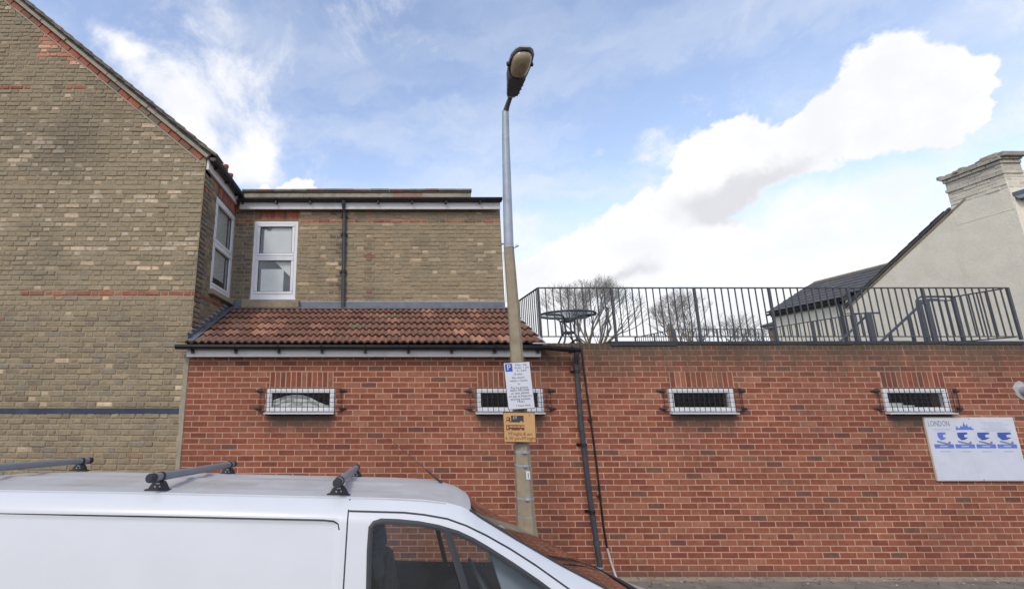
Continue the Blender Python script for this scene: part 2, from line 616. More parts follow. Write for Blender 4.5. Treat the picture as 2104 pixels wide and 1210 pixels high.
def brick_geo(w, h, proud, depth, b, jit, seed):
    rnd = random.Random(seed)
    j = lambda: rnd.uniform(-jit, jit)
    x0, x1, z0, z1 = -w / 2, w / 2, -h / 2, h / 2
    o = [(x0, z0), (x1, z0), (x1, z1), (x0, z1)]
    i_ = [(x0 + b + j() * .5, z0 + b + j() * .5), (x1 - b + j() * .5, z0 + b + j() * .5), (x1 - b + j() * .5, z1 - b + j() * .5), (x0 + b + j() * .5, z1 - b + j() * .5)]
    vs = [(p[0], depth, p[1]) for p in o] + [(p[0], -proud + b, p[1]) for p in o] + [(p[0], -proud + j() * .4, p[1]) for p in i_]
    fs = [(k, (k + 1) % 4, 4 + (k + 1) % 4, 4 + k) for k in range(4)]
    fs += [(4 + k, 4 + (k + 1) % 4, 8 + (k + 1) % 4, 8 + k) for k in range(4)]
    fs += [(8, 9, 10, 11)]
    return vs, fs


def brick_mesh(w, h, proud, depth, b, jit, var, tint, m_, name='brick'):
    key = (round(w, 3), round(h, 3), round(proud, 4), var, tint, m_.name)
    if key in _bc:
        return _bc[key]
    vs, fs = brick_geo(w, h, proud, depth, b, jit, var)
    me = bpy.data.meshes.new(name)
    me.from_pydata(vs, [], fs)
    at = me.attributes.new('tint', 'FLOAT_COLOR', 'CORNER')
    at.data.foreach_set('color', [*tint, 1.0] * len(me.loops))
    me.materials.append(m_)
    _bc[key] = me
    return me


def clip_poly(poly, nx, nz, c):
    """keep the part with nx*x + nz*z <= c"""
    out = []
    for i in range(len(poly)):
        a, b = poly[i], poly[(i + 1) % len(poly)]
        da = nx * a[0] + nz * a[1] - c
        db = nx * b[0] + nz * b[1] - c
        if da <= 0:
            out.append(a)
        if (da < 0 < db) or (db < 0 < da):
            t = da / (da - db)
            out.append((a[0] + (b[0] - a[0]) * t, a[1] + (b[1] - a[1]) * t))
    return out


def row(u0, u1, pat, off, cuts):
    """split [u0,u1] into bricks following the pattern of pitches, then cut the openings out"""
    res = []
    tot = sum(pat)
    u = u0 - (off % tot)
    i = 0
    if off:
        u = u0 - (off % tot)
    while u < u1:
        w = pat[i % len(pat)]
        a, b = max(u, u0), min(u + w, u1)
        segs = [(a, b)]
        for c0, c1 in cuts:
            ns = []
            for (p, q) in segs:
                if q <= c0 or p >= c1:
                    ns.append((p, q))
                else:
                    if p < c0:
                        ns.append((p, c0))
                    if q > c1:
                        ns.append((c1, q))
            segs = ns
        res += [s_ for s_ in segs if s_[1] - s_[0] > .03]
        u += w
        i += 1
    return res


def lay(wall, O, rotz, cells, pal_mat, n_ind, vis, proud=.004, b=.0025, jit=.0, pj=.001, stuff_name='brickwork', kind_name='brick', joint=.010):
    """cells: (u0,u1,v0,v1,tint[,clip]). The n_ind that show largest become bricks of their own, the rest one mesh"""
    c_, s_ = math.cos(rotz), math.sin(rotz)
    O = Vector(O)

    def W3(u, v, y=0):
        return O + Vector((u * c_ - y * s_, u * s_ + y * c_, v))
    cand = []
    for i, ce in enumerate(cells):
        if len(ce) > 5 and ce[5]:
            continue
        u, v = (ce[0] + ce[1]) / 2, (ce[2] + ce[3]) / 2
        p = W3(u, v)
        if vis(p):
            area = (ce[1] - ce[0]) * (ce[3] - ce[2])
            cand.append((-area / (p - CAM).length_squared, i))
    cand.sort()
    ind = set(i for _, i in cand[:n_ind])
    mb = MB()
    rest = MB()
    for i, ce in enumerate(cells):
        u0, u1, v0, v1, tint = ce[:5]
        w, h = u1 - u0 - joint, v1 - v0 - joint
        if w < .015:
            continue
        var = random.randrange(5)
        if jit > .006:
            w -= random.choice((0, 0, .003, .006, .010))
            h -= random.choice((0, 0, .002, .004, .007))
        pr_ = proud + round(random.uniform(-pj, pj) * 1000) / 1000
        if i in ind:
            me = brick_mesh(w, h, pr_, .02, b, jit, var, tint, pal_mat)
            link(kind_name, me, wall, W3((u0 + u1) / 2, (v0 + v1) / 2), (0, 0, rotz))
        elif len(ce) > 5 and ce[5]:
            a0, a1, b0, b1 = u0 + joint / 2, u1 - joint / 2, v0 + joint / 2, v1 - joint / 2
            poly = clip_poly([(a0, b0), (a1, b0), (a1, b1), (a0, b1)], *ce[5])
            if len(poly) >= 3:
                n = len(poly)
                vs = [W3(p[0], p[1], .02) for p in poly] + [W3(p[0], p[1], -pr_) for p in poly]
                rest.add(vs, [(k, (k + 1) % n, n + (k + 1) % n, n + k) for k in range(n)] + [tuple(range(n, 2 * n))], tint=tint)
        else:
            vs, fs = brick_geo(w, h, pr_, .02, b, jit, random.random())
            uu, vv = (u0 + u1) / 2, (v0 + v1) / 2
            rest.add([W3(uu + p[0], vv + p[2], p[1]) for p in vs], fs, tint=tint)
    if rest.v:
        rest.build(stuff_name, pal_mat, wall, stuff=True)


def wall_boxes(mb, u0, u1, v0, v1, holes, y0, y1, f=lambda u, y, v: (u, y, v)):
    us = sorted(set([u0, u1] + [h[0] for h in holes] + [h[1] for h in holes]))
    for a, b in zip(us[:-1], us[1:]):
        hs = sorted([(h[2], h[3]) for h in holes if h[0] < (a + b) / 2 < h[1]])
        z = v0
        for h0, h1 in hs:
            if h0 > z:
                wb(mb, a, b, y0, y1, z, h0, f)
            z = h1
        if v1 > z:
            wb(mb, a, b, y0, y1, z, v1, f)


def wb(mb, a, b, y0, y1, z0, z1, f):
    vs = [f(*p) for p in ((a, y0, z0), (b, y0, z0), (b, y1, z0), (a, y1, z0), (a, y0, z1), (b, y0, z1), (b, y1, z1), (a, y1, z1))]
    mb.add(vs, [(0, 3, 2, 1), (4, 5, 6, 7), (0, 1, 5, 4), (1, 2, 6, 5), (2, 3, 7, 6), (3, 0, 4, 7)])


# ------------------------------------------------------------------ the ground
def sheet(name, poly, z, m_):
    me = bpy.data.meshes.new(name)
    me.from_pydata([(x, y, z if not callable(z) else z(x, y)) for x, y in poly], [], [tuple(range(len(poly)))])
    me.materials.append(m_)
    return struct(link(name, me))


sheet('ground', [(-500, -500), (500, -500), (500, 500), (-500, 500)], -.30, M['earth'])
KERB_Y = 4.68
rd = MB()
prof = [(-4.6, -.15), (-2.6, -.05), (0, .02), (1.9, .04), (2.6, .02), (KERB_Y, -.165)]
for (ya, za), (yb, zb) in zip(prof[:-1], prof[1:]):
    rd.add([(-60, ya, za), (60, ya, za), (60, yb, zb), (-60, yb, zb)], [(0, 1, 2, 3)])
rd.add([(-60, -4.6, -.15), (60, -4.6, -.15), (60, -4.6, -.29), (-60, -4.6, -.29)], [(0, 1, 2, 3)])
struct(rd.build('road', M['asphalt']))
pv = MB()
pv.box(-60, 60, KERB_Y + .125, 6.58, -.28, 0)
pv.box(-60, 60, -7.2, -4.725, -.28, -.02)
struct(pv.build('pavement', M['pavement']))
kb = MB()
x = -12.0
kerb = None
for side in (0, 1):
    km = MB()
    km.box(-60, -12, KERB_Y if not side else -4.72, KERB_Y + .12 if not side else -4.60, -.28, -.004 if not side else -.024)
    km.box(14, 60, KERB_Y if not side else -4.72, KERB_Y + .12 if not side else -4.60, -.28, -.004 if not side else -.024)
    kerb = struct(km.build('kerb', M['kerb']))
    kst = MB()
    kst.bbox(-.453, .453, 0, .12, -.28, -.004 if not side else -.024, .006)
    first = kst.build('kerbstone', M['kerb'], None, world=False)
    first.parent = kerb
    xx = -12 + .46
    i = 0
    while xx < 14:
        o = first if i == 0 else first.copy()
        if i:
            COL.objects.link(o)
        o.parent = kerb
        o.location = (xx, KERB_Y if not side else -4.72, random.uniform(-.003, .003))
        xx += .92
        i += 1
ed = MB()
ed.box(-3, 9.4, 6.44, 6.552, .0, .012)
struct(ed.build('wall_foot_screed', M['concrete']))
gr = MB()
for _ in range(420):
    x = random.uniform(-3, 9.2)
    y = 6.53 - abs(random.gauss(0, .16))
    s_ = random.uniform(.006, .02)
    T = Matrix.Translation((x, y, .012)) @ Euler((random.uniform(-.5, .5), random.uniform(-.5, .5), random.uniform(0, 6))).to_matrix().to_4x4()
    if random.random() < .55:
        gr.add([T @ Vector(p) for p in ((-s_, -s_ * .5, 0), (s_, -s_ * .4, .004), (s_ * .7, s_ * .6, 0), (-s_ * .6, s_ * .5, .006))], [(0, 1, 2, 3)],
               tint=random.choice([(.12, .06, .03), (.18, .09, .04), (.09, .06, .035), (.22, .16, .08)]))
    else:
        gr.box(-s_ * .6, s_ * .6, -s_ * .4, s_ * .4, -.004, s_ * .5, T, tint=random.choice([(.3, .28, .24), (.16, .15, .13), (.42, .40, .36)]))
M['litter'] = mat('litter', None, .9, tint=True, var=.2)
tag(gr.build('fallen_leaves_and_grit', M['litter'], stuff=True), 'brown fallen leaves and grit lying along the foot of the red brick wall', 'leaf litter')

# ------------------------------------------------------------------ left: brick house with a gable to the street
D = 6.56
XC = -2.803
YR = 8.05
house = thing('brick_house', 'tall yellow-grey stock brick house on the left with steep gable and rear wing', 'house', (-6, 8.5, 0))
LN = (.640, .769)
LC = 2.855


def top_at(x, off=0):
    return (LC - off - LN[0] * x) / LN[1]


APX = -8.0
gw = MB()
gp = [(XC, 0), (XC, top_at(XC, .05)), (APX, top_at(APX, .05)), (-13.2, top_at(XC, .05)), (-13.2, 0)]
gw.prism(gp, 'y', D, D + .23)
gable = gw.build('gable_wall', M['grey_mortar'], house)
cells = []
clipn = (LN[0], LN[1], LC - .235)
z0 = -.04
k = 0
while True:
    v0 = z0 + k * .075
    v1 = v0 + .075
    if v0 > top_at(APX, .2):
        break
    k += 1
    if v1 < .05:
        continue
    if abs(v0 - 2.06) < .03 or abs(v0 - 5.36) < .03:
        continue
    xe = XC
    xr = (LC - .235 - LN[1] * v0) / LN[0]
    xe = min(XC, xr)
    xl = -9.6
    if v0 > 8.4:
        xl = max(xl, -16 - xr + .3)
    band = abs(v0 - 3.71) < .03 or abs(v0 - 7.085) < .03
    off = 0 if k % 2 else .16875
    for (a, b) in row(xl, xe, (.225, .1125), off, []):
        t = None
        if band:
            pale = (-5.75 < a < -5.6) or (v0 > 7 and (-5.55 < a < -5.2 or -4.95 < a < -4.7)) or (v0 < 7 and a < -5.5 and a > -6)
            t = BAND[pick(BAND, [5, 4, 3, 2, 1.4])] if not pale else GREY[pick(GREY, GREYW_UP)]
        elif v0 > 7.62 and a > -5.72 and (random.random() < .9):
            t = PINK[pick(PINK, [4, 3, 3, 1.4])]
        elif v0 > 7.5 and a > -5.3 and random.random() < .5:
            t = PINK[pick(PINK, [2, 3, 1, 5])]
        else:
            lo = v0 < 3.4
            t = stock(a, b, lo)
            if v0 > 6.0:
                t = tuple(c * .92 for c in t)
            if not lo and random.random() < (.22 if b - a < .13 else .05) and (4.2 < v0 < 6.4):
                t = (.53, .44, .32)
        cut = None
        if b * LN[0] + v1 * LN[1] > clipn[2]:
            cut = clipn
        cells.append((a, b, v0, v1, tuple(round(c, 3) for c in t), cut))


def vis_g(p):
    return p.x > -5.9 and p.z > 1.45 and p.z < 6.5


lay(gable, (0, D, 0), 0, cells, M['grey_brick'], 300, vis_g, proud=.008, jit=.008, pj=.003, b=.007, joint=.011)
# smeared cement course and the painted damp course
sm = MB()
pts_n = 60
for i in range(pts_n):
    a = -9.6 + (XC + 9.6) * i / pts_n
    b = -9.6 + (XC + 9.6) * (i + 1) / pts_n
    h0, h1 = random.uniform(0, .006), random.uniform(0, .006)
    sm.box(a, b, D - .010 + random.uniform(0, .003), D + .01, 5.368 + h0, 5.440 + h1)
sm.build('cement_course', M['grey_mortar'], house)
M['blue_paint'] = mat('dark_blue_paint', (.028, .038, .062), .55, var=.15, vscale=6, bump=.3, bscale=60, dirt=((.08, .09, .11), .5), dscale=3)
pb = MB()
pb.bbox(-9.6, -2.86, D - .009, D + .01, 2.045, 2.125, .003)
pb.build('painted_damp_course', M['blue_paint'], house)
cf = MB()
zz = 0
while zz < 2.8:
    h = random.uniform(.1, .3)
    z1_ = min(2.82, zz + h)
    cf.box(-2.862 + random.uniform(-.012, .008), -2.797, D - .011, D + .01, zz, z1_)
    zz = z1_
cf.build('cement_fillet', M['cement'], house)


def along(s0, off, thick=0):
    """matrix at distance s0 along the verge from its foot, off = depth below the roof line"""
    bx, bz = -2.66, top_at(-2.66)
    px = bx - .769 * s0 - LN[0] * off
    pz = bz + .640 * s0 - LN[1] * off
    ang = math.atan2(.640, -.769)
    return Matrix.Translation((px, 0, pz)) @ Matrix.Rotation(-ang, 4, 'Y')


s_ = 0.14
VL = (APX + 2.66) / -.769
vb = []
while s_ < VL - .1:
    L = random.uniform(.20, .235)
    t = random.choices([BAND[0], BAND[1], BAND[3], DARKB[0], GREY[4]], [4, 4, 3, 2, 1])[0]
    if s_ > 5.2 and random.random() < .6:
        t = PINK[1]
    m0 = MB()
    T = along(s_, .165)
    m0.bbox(0, L, -.018 + random.uniform(-.003, .003), .1, -.042, .042, .004, Matrix.Translation((0, D, 0)) @ T, tint=t)
    m0.build('verge_brick', M['face_brick'], house)
    s_ += L + .012
fl = MB()
T = Matrix.Translation((0, D, 0))
s_ = 0.05
while s_ < VL:
    L = random.uniform(.15, .3)
    fl.box(0, L, -.012 - random.uniform(0, .006), .05, -.014, .012, T @ along(s_, .222))
    fl.box(0, L, -.05 - random.uniform(0, .02), .05, -.026, .022, T @ along(s_, .098))
    s_ += L
fl.build('mortar_fillet', M['cement'], house)
rf = MB()
# roof slabs
ridge = (APX, top_at(APX))
for sgn in (1, -1):
    a = (XC + .10, top_at(XC + .10)) if sgn == 1 else (-13.1, top_at(XC + .1))
    nx, nz = LN[0] * sgn, LN[1]
    poly = [a, ridge, (ridge[0] - nx * .0, ridge[1] - .09), (a[0] - nx * .07, a[1] - nz * .07)]
    rf.prism(poly, 'y', D - .03, 16.4)
M['slate'] = mat('old_roof_slate', (.10, .098, .09), .75, var=.3, vscale=6, bump=.5, bscale=40, dirt=((.16, .15, .09), .6), dscale=2)
roofg = rf.build('roof', M['slate'], house)
s_ = .0
i = 0
while s_ < VL:
    m0 = MB()
    m0.box(-.05, .30, -.075 - random.uniform(0, .018), .25, 0, .014, T @ along(s_, .0) @ Matrix.Rotation(R(-3.5), 4, 'Y'), tint=random.choice([(.13, .12, .095), (.17, .15, .11), (.10, .095, .085), (.2, .17, .115)]))
    m0.box(-.03, .28, -.055, .25, -.030, -.012, T @ along(s_, .0) @ Matrix.Rotation(R(-3.5), 4, 'Y'), tint=random.choice([(.20, .17, .12), (.25, .21, .14), (.15, .13, .10)]))
    m0.build('verge_tile', M['tile'], house)
    s_ += .235
bd = MB()
bd.box(-13.2, XC - 1.3, D + .24, 16.2, 0, 5.80)
bd.box(XC - .24, XC - .01, YR + .21, 16.2, 0, 5.80)
bd.prism([(XC - .3, 5.95), (APX, top_at(APX, .15)), (-13.2, 5.8), (XC - 1.3, 5.8)], 'y', D + .24, 16.2)
bd.build('house_body', M['dark'], house)
# side (return) wall, facing right
SW = (7.095, 8.06, 3.925, 5.512)
rw = MB()
fr_ = lambda u, y, v: (XC - y, u, v)
wall_boxes(rw, D + .004, YR + .2, .0, 5.80, [SW], 0, .22, fr_)
ret = rw.build('side_wall', M['grey_mortar'], house)
cells = []
for k in range(0, 78):
    v0 = -.04 + k * .075
    v1 = v0 + .075
    if v1 < 2.6 or v1 > 5.72:
        continue
    cuts = []
    if v1 > SW[2] and v0 < SW[3]:
        cuts.append((SW[0], SW[1]))
    if v1 > 5.51:
        cuts.append((7.0, 8.06))
    band = abs(v0 - 3.71) < .03 or abs(v0 - 5.36) < .03
    for a, b in row(D + .01, YR, (.225, .1125), 0 if k % 2 else .16875, cuts):
        t = BAND[pick(BAND, [2, 3, 2, 5, 5])] if band else (DARKB[pick(DARKB)] if random.random() < .35 else tuple(c * .85 for c in GREY[pick(GREY, GREYW_LO)]))
        cells.append((a, b, v0, v1, t))
lay(ret, (XC, 0, 0), PI / 2, cells, M['grey_brick'], 0, lambda p: True, proud=.005, jit=.004, pj=.0015, joint=.012)
y = 7.02
for i in range(14):
    m0 = MB()
    t = BAND[pick(BAND, [4, 4, 3, 3, 1])]
    m0.bbox(XC - .02, XC + .008, y + .004, y + .07, 5.52, 5.705, .003, tint=t)
    m0.build('lintel_brick', M['face_brick'], house)
    y += .0745

# rear wing, front wall at Y = 8.05
RW = (-2.44, -1.64, 3.935, 5.43)
ww = MB()
wall_boxes(ww, XC, 2.1, 2.9, 5.80, [RW], YR, YR + .22)
wing = ww.build('wing_wall', M['grey_mortar'], house)
ww = MB()
ww.box(1.88, 2.1, YR + .225, 10.72, 0, 5.9)
ww.prism([(YR + .225, 5.9), (10.72, 5.9), (10.72, 6.9)], 'x', 1.88, 2.1)
ww.build('wing_end_wall', M['grey_mortar'], house)
ww = MB()
ww.box(XC + .02, 1.87, 9.2, 10.6, 0, 6.2)
ww.build('wing_body', M['dark'], house)
cells = []
for k in range(50, 76):
    v0 = -.01 + k * .075
    v1 = v0 + .075
    if v1 < 3.76 or v1 > 5.66:
        continue
    cuts = []
    if v1 > RW[2] and v0 < RW[3]:
        cuts.append((RW[0], RW[1]))
    if v1 > 5.45:
        cuts.append((-2.46, -1.62))
    band = abs(v0 - 5.39) < .02
    for a, b in row(XC + .01, 2.1, (.225, .1125), 0 if k % 2 else .16875, cuts):
        if band:
            t = BAND[pick(BAND, [3, 4, 3, 3, 2])]
            if a > .4 and random.random() < .25:
                t = DARKB[3]
        elif b < RW[0] + .02:
            t = DARKB[pick(DARKB)]
        elif -.50 < a < -.33 and random.random() < .8:
            t = PINK[2] if v0 > 5.4 else random.choice([DARKB[0], DARKB[2], (.25, .1, .07), GREY[4]])
        elif -1.06 < a < -.86 and random.random() < .7:
            t = DARKB[pick(DARKB)]
        else:
            t = stock(a, b)
        cells.append((a, b, v0, v1, t))
lay(wing, (0, YR, 0), 0, cells, M['grey_brick'], 0, lambda p: True, proud=.008, jit=.008, pj=.003, b=.006, joint=.012)
x = -2.455
for i in range(11):
    m0 = MB()
    m0.bbox(x + .004, x + .071, YR - .008, YR + .02, 5.452, 5.63, .003, tint=BAND[pick(BAND, [4, 4, 3, 3, 1])])
    m0.build('lintel_brick', M['face_brick'], house)
    x += .0755


def box_part(name, m_, parent, *a, b=.004, tint=None):
    q = MB()
    q.bbox(*a, b, tint=tint)
    return q.build(name, m_, parent)


# sills
box_part('window_sill', M['concrete'], house, -2.565, -1.555, YR - .10, YR + .1, 3.785, 3.93, b=.006)
box_part('window_sill', M['concrete'], house, XC - .05, XC + .085, 7.03, 8.03, 3.845, 3.925, b=.006)

# windows (white plastic, two lights one above the other)
def tall_window(parent, P, w, h, mid, name='window'):
    """P maps (u across, y into the wall, v up) to the world; origin at the lower left corner"""
    fr = MB()

    def bar(u0, u1, v0, v1, y0, y1, mb=fr):
        wb(mb, u0, u1, y0, y1, v0, v1, P)
    o = .048
    bar(0, w, 0, o + .03, -.012, .06)
    bar(0, w, h - o, h, -.012, .06)
    bar(0, o, o + .03, h - o, -.012, .06)
    bar(w - o, w, o + .03, h - o, -.012, .06)
    bar(o, w - o, mid - .016, mid + .016, -.012, .06)
    bar(-.01, w + .01, -.02, .0, -.035, .06)
    win = fr.build(name, M['upvc'], parent)
    for (a, b_) in ((o + .03, mid - .016), (mid + .016, h - o)):
        s = MB()
        t = .055
        for (u0, u1, v0, v1) in ((o, w - o, a, a + t), (o, w - o, b_ - t, b_), (o, o + t, a + t, b_ - t), (w - o - t, w - o, a + t, b_ - t)):
            bar(u0, u1, v0, v1, -.004 + .004, .05, s)
            wb(s, u0 + .008, u1 - .008, -.018, .0, v0 + .008, v1 - .008, P)
        s.build('sash', M['upvc'], win)
        g = MB()
        wb(g, o + t, w - o - t, .022, .026, a + t, b_ - t, P)
        g.build('pane', M['glass'], win)
        gk = MB()
        for (u0, u1, v0, v1) in ((o + t, w - o - t, a + t, a + t + .008), (o + t, w - o - t, b_ - t - .008, b_ - t), (o + t, o + t + .008, a + t, b_ - t), (w - o - t - .008, w - o - t, a + t, b_ - t)):
            wb(gk, u0, u1, .012, .0215, v0, v1, P)
        gk.build('glazing_gasket', M['black_pvc'], win)
    rm = MB()
    for (u0, u1, v0, v1, y0, y1) in ((-.25, w + .25, -.3, h + .3, 1.0, 1.05), (-.25, -.2, -.3, h + .3, .23, 1.0), (w + .2, w + .25, -.3, h + .3, .23, 1.0),
                                     (-.2, w + .2, -.3, -.25, .23, 1.0), (-.2, w + .2, h + .25, h + .3, .23, 1.0)):
        wb(rm, u0, u1, y0, y1, v0, v1, P)
    rm.build('room', M['room'], win)
    return win


P1 = lambda u, y, v: (RW[0] + u, YR + .02 + y, RW[2] + .03 + v)
w1 = tall_window(house, P1, .80, 1.455, .775)
cu = MB()
wb(cu, .17, .70, .040, .044, .82, 1.40, P1)
wb(cu, .15, .56, .050, .054, .10, .56, P1)
cu.build('blind', M['curtain'], w1)
c2 = MB()
vs = [P1(*q) for q in ((.36, .060, .735), (.70, .060, .735), (.70, .060, .40))]
c2.add(vs + [Vector(p) + Vector((0, .01, 0)) for p in vs], [(0, 1, 2), (5, 4, 3), (0, 1, 4, 3), (1, 2, 5, 4), (2, 0, 3, 5)])
c2.build('curtain', M['curtain'], w1)
c3 = MB()
for k in range(6):
    a = k / 6 * 2 * PI
    c3.disc((RW[0] + .26 + .03 * math.cos(a), YR + .052, RW[2] + 1.36 + .02 * math.sin(a * 2)), .022, depth=.015, n=8, tint=(1, 1, 1))
c3.build('hanging_ornament', M['dark'], w1)
P2 = lambda u, y, v: (XC - .02 - y, 7.10 + u, SW[2] + .01 + v)
w2 = tall_window(house, P2, .945, 1.57, .795)
cu = MB()
wb(cu, .06, .74, .045, .05, .86, 1.50, P2)
wb(cu, .06, .74, .045, .05, .26, .76, P2)
cu.build('blind', M['curtain'], w2)

# eaves, gutters
box_part('fascia', M['fascia'], house, XC + .008, XC + .05, D + .01, YR - .1, 5.70, 5.87)


def gutter(parent, pts, r=.055, n=9, name='gutter', m_=None):
    """half-round channel with thickness, open upwards, along pts"""
    g = MB()
    pts = [Vector(p) for p in pts]
    for a, b in zip(pts[:-1], pts[1:]):
        d = (b - a).normalized()
        sd_ = d.cross(Vector((0, 0, 1))).normalized()
        ring = []
        for k in range(n + 1):
            an = PI + PI * k / n
            ring.append((math.cos(an) * r, math.sin(an) * r))
        for k in range(n, -1, -1):
            an = PI + PI * k / n
            ring.append((math.cos(an) * (r - .006), math.sin(an) * (r - .006)))
        vs = [a + sd_ * p[0] + Vector((0, 0, p[1])) for p in ring] + [b + sd_ * p[0] + Vector((0, 0, p[1])) for p in ring]
        m_n = len(ring)
        g.add(vs, [(i, (i + 1) % m_n, (i + 1) % m_n + m_n, i + m_n) for i in range(m_n)], True)
        for e, ba in ((a, 0), (b, m_n)):
            half = [e + sd_ * ring[k][0] + Vector((0, 0, ring[k][1])) for k in range(n + 1)]
            g.add(half, [tuple(range(n + 1))])
        rim = [a + sd_ * (r) + Vector((0, 0, .004)), b + sd_ * (r) + Vector((0, 0, .004))]
        g.tube(rim, .006, 6)
        g.tube([p - sd_ * 2 * r for p in rim], .006, 6)
    return g.build(name, m_ or M['black_pvc'], parent)


gutter(house, [(XC + .118, D - .03, 5.885), (XC + .118, YR - .13, 5.875)], .058)
y = D + .2
while y < YR - .2:
    q = MB()
    q.box(XC + .05, XC + .12, y, y + .03, 5.80, 5.83)
    q.build('gutter_bracket', M['black_pvc'], house)
    y += .5
q = MB()
q.box(-2.7, 2.08, YR - .12, YR - .085, 5.612, 5.745)
fas = q.build('fascia', M['fascia'], house)
g2 = gutter(house, [(-2.72, YR - .175, 5.790), (2.10, YR - .175, 5.790)], .048)
for x in [-2.64 + .62 * i for i in range(8)]:
    q = MB()
    q.box(x - .014, x + .014, YR - .20, YR - .12, 5.705, 5.745)
    q.tube([(x, YR - .228, 5.79), (x, YR - .215, 5.75), (x, YR - .175, 5.738), (x, YR - .13, 5.75)], .009, 6)
    q.build('gutter_bracket', M['black_pvc'], house)
q = MB()
q.tube([(-.79, YR - .18, 5.75), (-.79, YR - .17, 5.68), (-.79, YR - .06, 5.60), (-.785, YR - .05, 5.5), (-.776, YR - .05, 3.80)], .034, 12)
q.tube([(-.776, YR - .05, 3.80), (-.776, YR - .055, 3.77), (-.776, YR - .10, 3.745)], .036, 12)
dp = q.build('downpipe', M['grey_pvc'], house)
for z in (5.12, 4.42, 5.47):
    q = MB()
    q.tube([(-.783, YR - .05, z), (-.783, YR - .05, z + .05)], .041, 12)
    q.box(-.85, -.72, YR - .03, YR - .004, z + .01, z + .04)
    q.build('pipe_clip', M['black_pvc'], dp)

# wing roof: slab, a lip of eaves tiles and the parapet at its head
q = MB()
q.prism([(YR - .15, 5.785), (10.7, 6.90), (10.7, 6.78), (YR - .10, 5.75)], 'x', XC - .5, 2.11)
q.build('wing_roof', M['slate'], house)
x = -2.68
eav = MB()
while x < 2.05:
    eav.tube([(x + .05, YR - .17, 5.800), (x + .05, YR + .1, 5.88)], .020, 6, tint=random.choice([(.13, .08, .06), (.10, .075, .06), (.16, .11, .08)]), flat=.7)
    x += .10
eav.build('eaves_tiles', M['tile'], house, stuff=True)
q = MB()
q.box(-3.6, 2.09, 10.7, 10.92, 5.9, 7.17)
par = q.build('parapet', M['cement'], house)
x = -3.5
i = 0
while x < 2.0:
    w = .365
    if x < -.1:
        box_part('parapet_panel', M['cement'], par, x + .05, min(2.09, x + w - .03), 10.688, 10.71, 6.95, 7.15)
    else:
        box_part('parapet_panel', M['pinkrender'] if .05 < x < .6 else M['cement'], par, x + .0, min(2.09, x + w - .002), 10.690, 10.71, 6.9, 7.165, b=.001)
    x += w
M['coping'] = mat('coping_tile', None, .85, tint=True, var=.3, vscale=8, bump=.5, bscale=80)
x = -3.6
while x < 2.05:
    w = min(random.uniform(.3, .5), 2.12 - x)
    t = random.choice([(.26, .12, .08), (.22, .20, .15), (.33, .15, .10), (.18, .165, .12), (.24, .22, .16)])
    dz = random.uniform(-.006, .008)
    box_part('coping_tile', M['coping'], par, x, x + w - .004, 10.645, 10.97, 7.205 + dz, 7.255 + dz, b=.005, tint=t)
    box_part('tile_creasing', M['coping'], par, x, x + w - .004, 10.665, 10.95, 7.175, 7.200, b=.003, tint=(.12, .10, .08))
    x += w

# lead flashings
q = MB()
yy0, zz0, yy1, zz1 = 6.43, 2.985, 8.05, 3.755
sl = (zz1 - zz0) / (yy1 - yy0)
n = 11
for i in range(n):
    ya = yy0 + (yy1 - yy0) * i / n
    yb = yy0 + (yy1 - yy0) * (i + 1) / n
    zb = zz0 + sl * (ya - yy0)
    zt = zb + .165
    q.box(XC + .002, XC + .012, ya, yb + .004, zb + .0, zt)
    q.box(XC + .002, XC + .016, ya - .01, yb, zt - .012, zt + .006, tint=(1, 1, 1))
fla = q.build('stepped_flashing', M['lead'], house)
q = MB()
for i in range(n):
    ya = yy0 + (yy1 - yy0) * i / n
    yb = yy0 + (yy1 - yy0) * (i + 1) / n
    zt = zz0 + sl * (ya - yy0) + .165
    q.box(XC + .001, XC + .020, ya - .035, yb - .02, zt + .004, zt + .016)
M['palemortar'] = mat('pale_pointing', (.46, .45, .42), .9, var=.2, vscale=20)
q.build('flashing_pointing', M['palemortar'], house)
q = MB()
q.box(-2.45, 2.10, YR - .014, YR - .001, 3.735, 3.905)
q.box(XC + .01, -2.45, YR - .014, YR - .001, 3.735, 3.93)
q.build('wall_flashing', M['lead'], house)
q = MB()
x = -2.56
while x < 2.1:
    w = min(random.uniform(.2, .5), 2.1 - x)
    q.box(x, x + w, YR - .018, YR, 3.903, 3.911 + random.uniform(0, .006))
    x += w
q.build('flashing_pointing', M['palemortar'], house)
# chimney pots beyond the eaves
q = MB()
q.box(-6.55, -6.12, 15.4, 16.3, 8.4, 9.72)
q.build('chimney_stack', M['grey_mortar'], house)
M['terracotta'] = mat('terracotta_pot', (.44, .15, .08), .8, var=.15, vscale=5, dirt=((.2, .1, .07), .5), dscale=3)
for (px, py, hh) in ((-6.07, 16.0, 10.66), (-5.93, 16.15, 10.38)):
    q = MB()
    q.tube([(px, py, 9.6), (px, py, hh - .10), (px, py, hh - .09), (px, py, hh)], [.10, .085, .105, .10], 14)
    q.build('chimney_pot', M['terracotta'], house)
q = MB()
q.box(-6.25, -5.75, 15.8, 16.35, 8.4, 9.64)
q.build('chimney_stack', M['grey_mortar'], house)
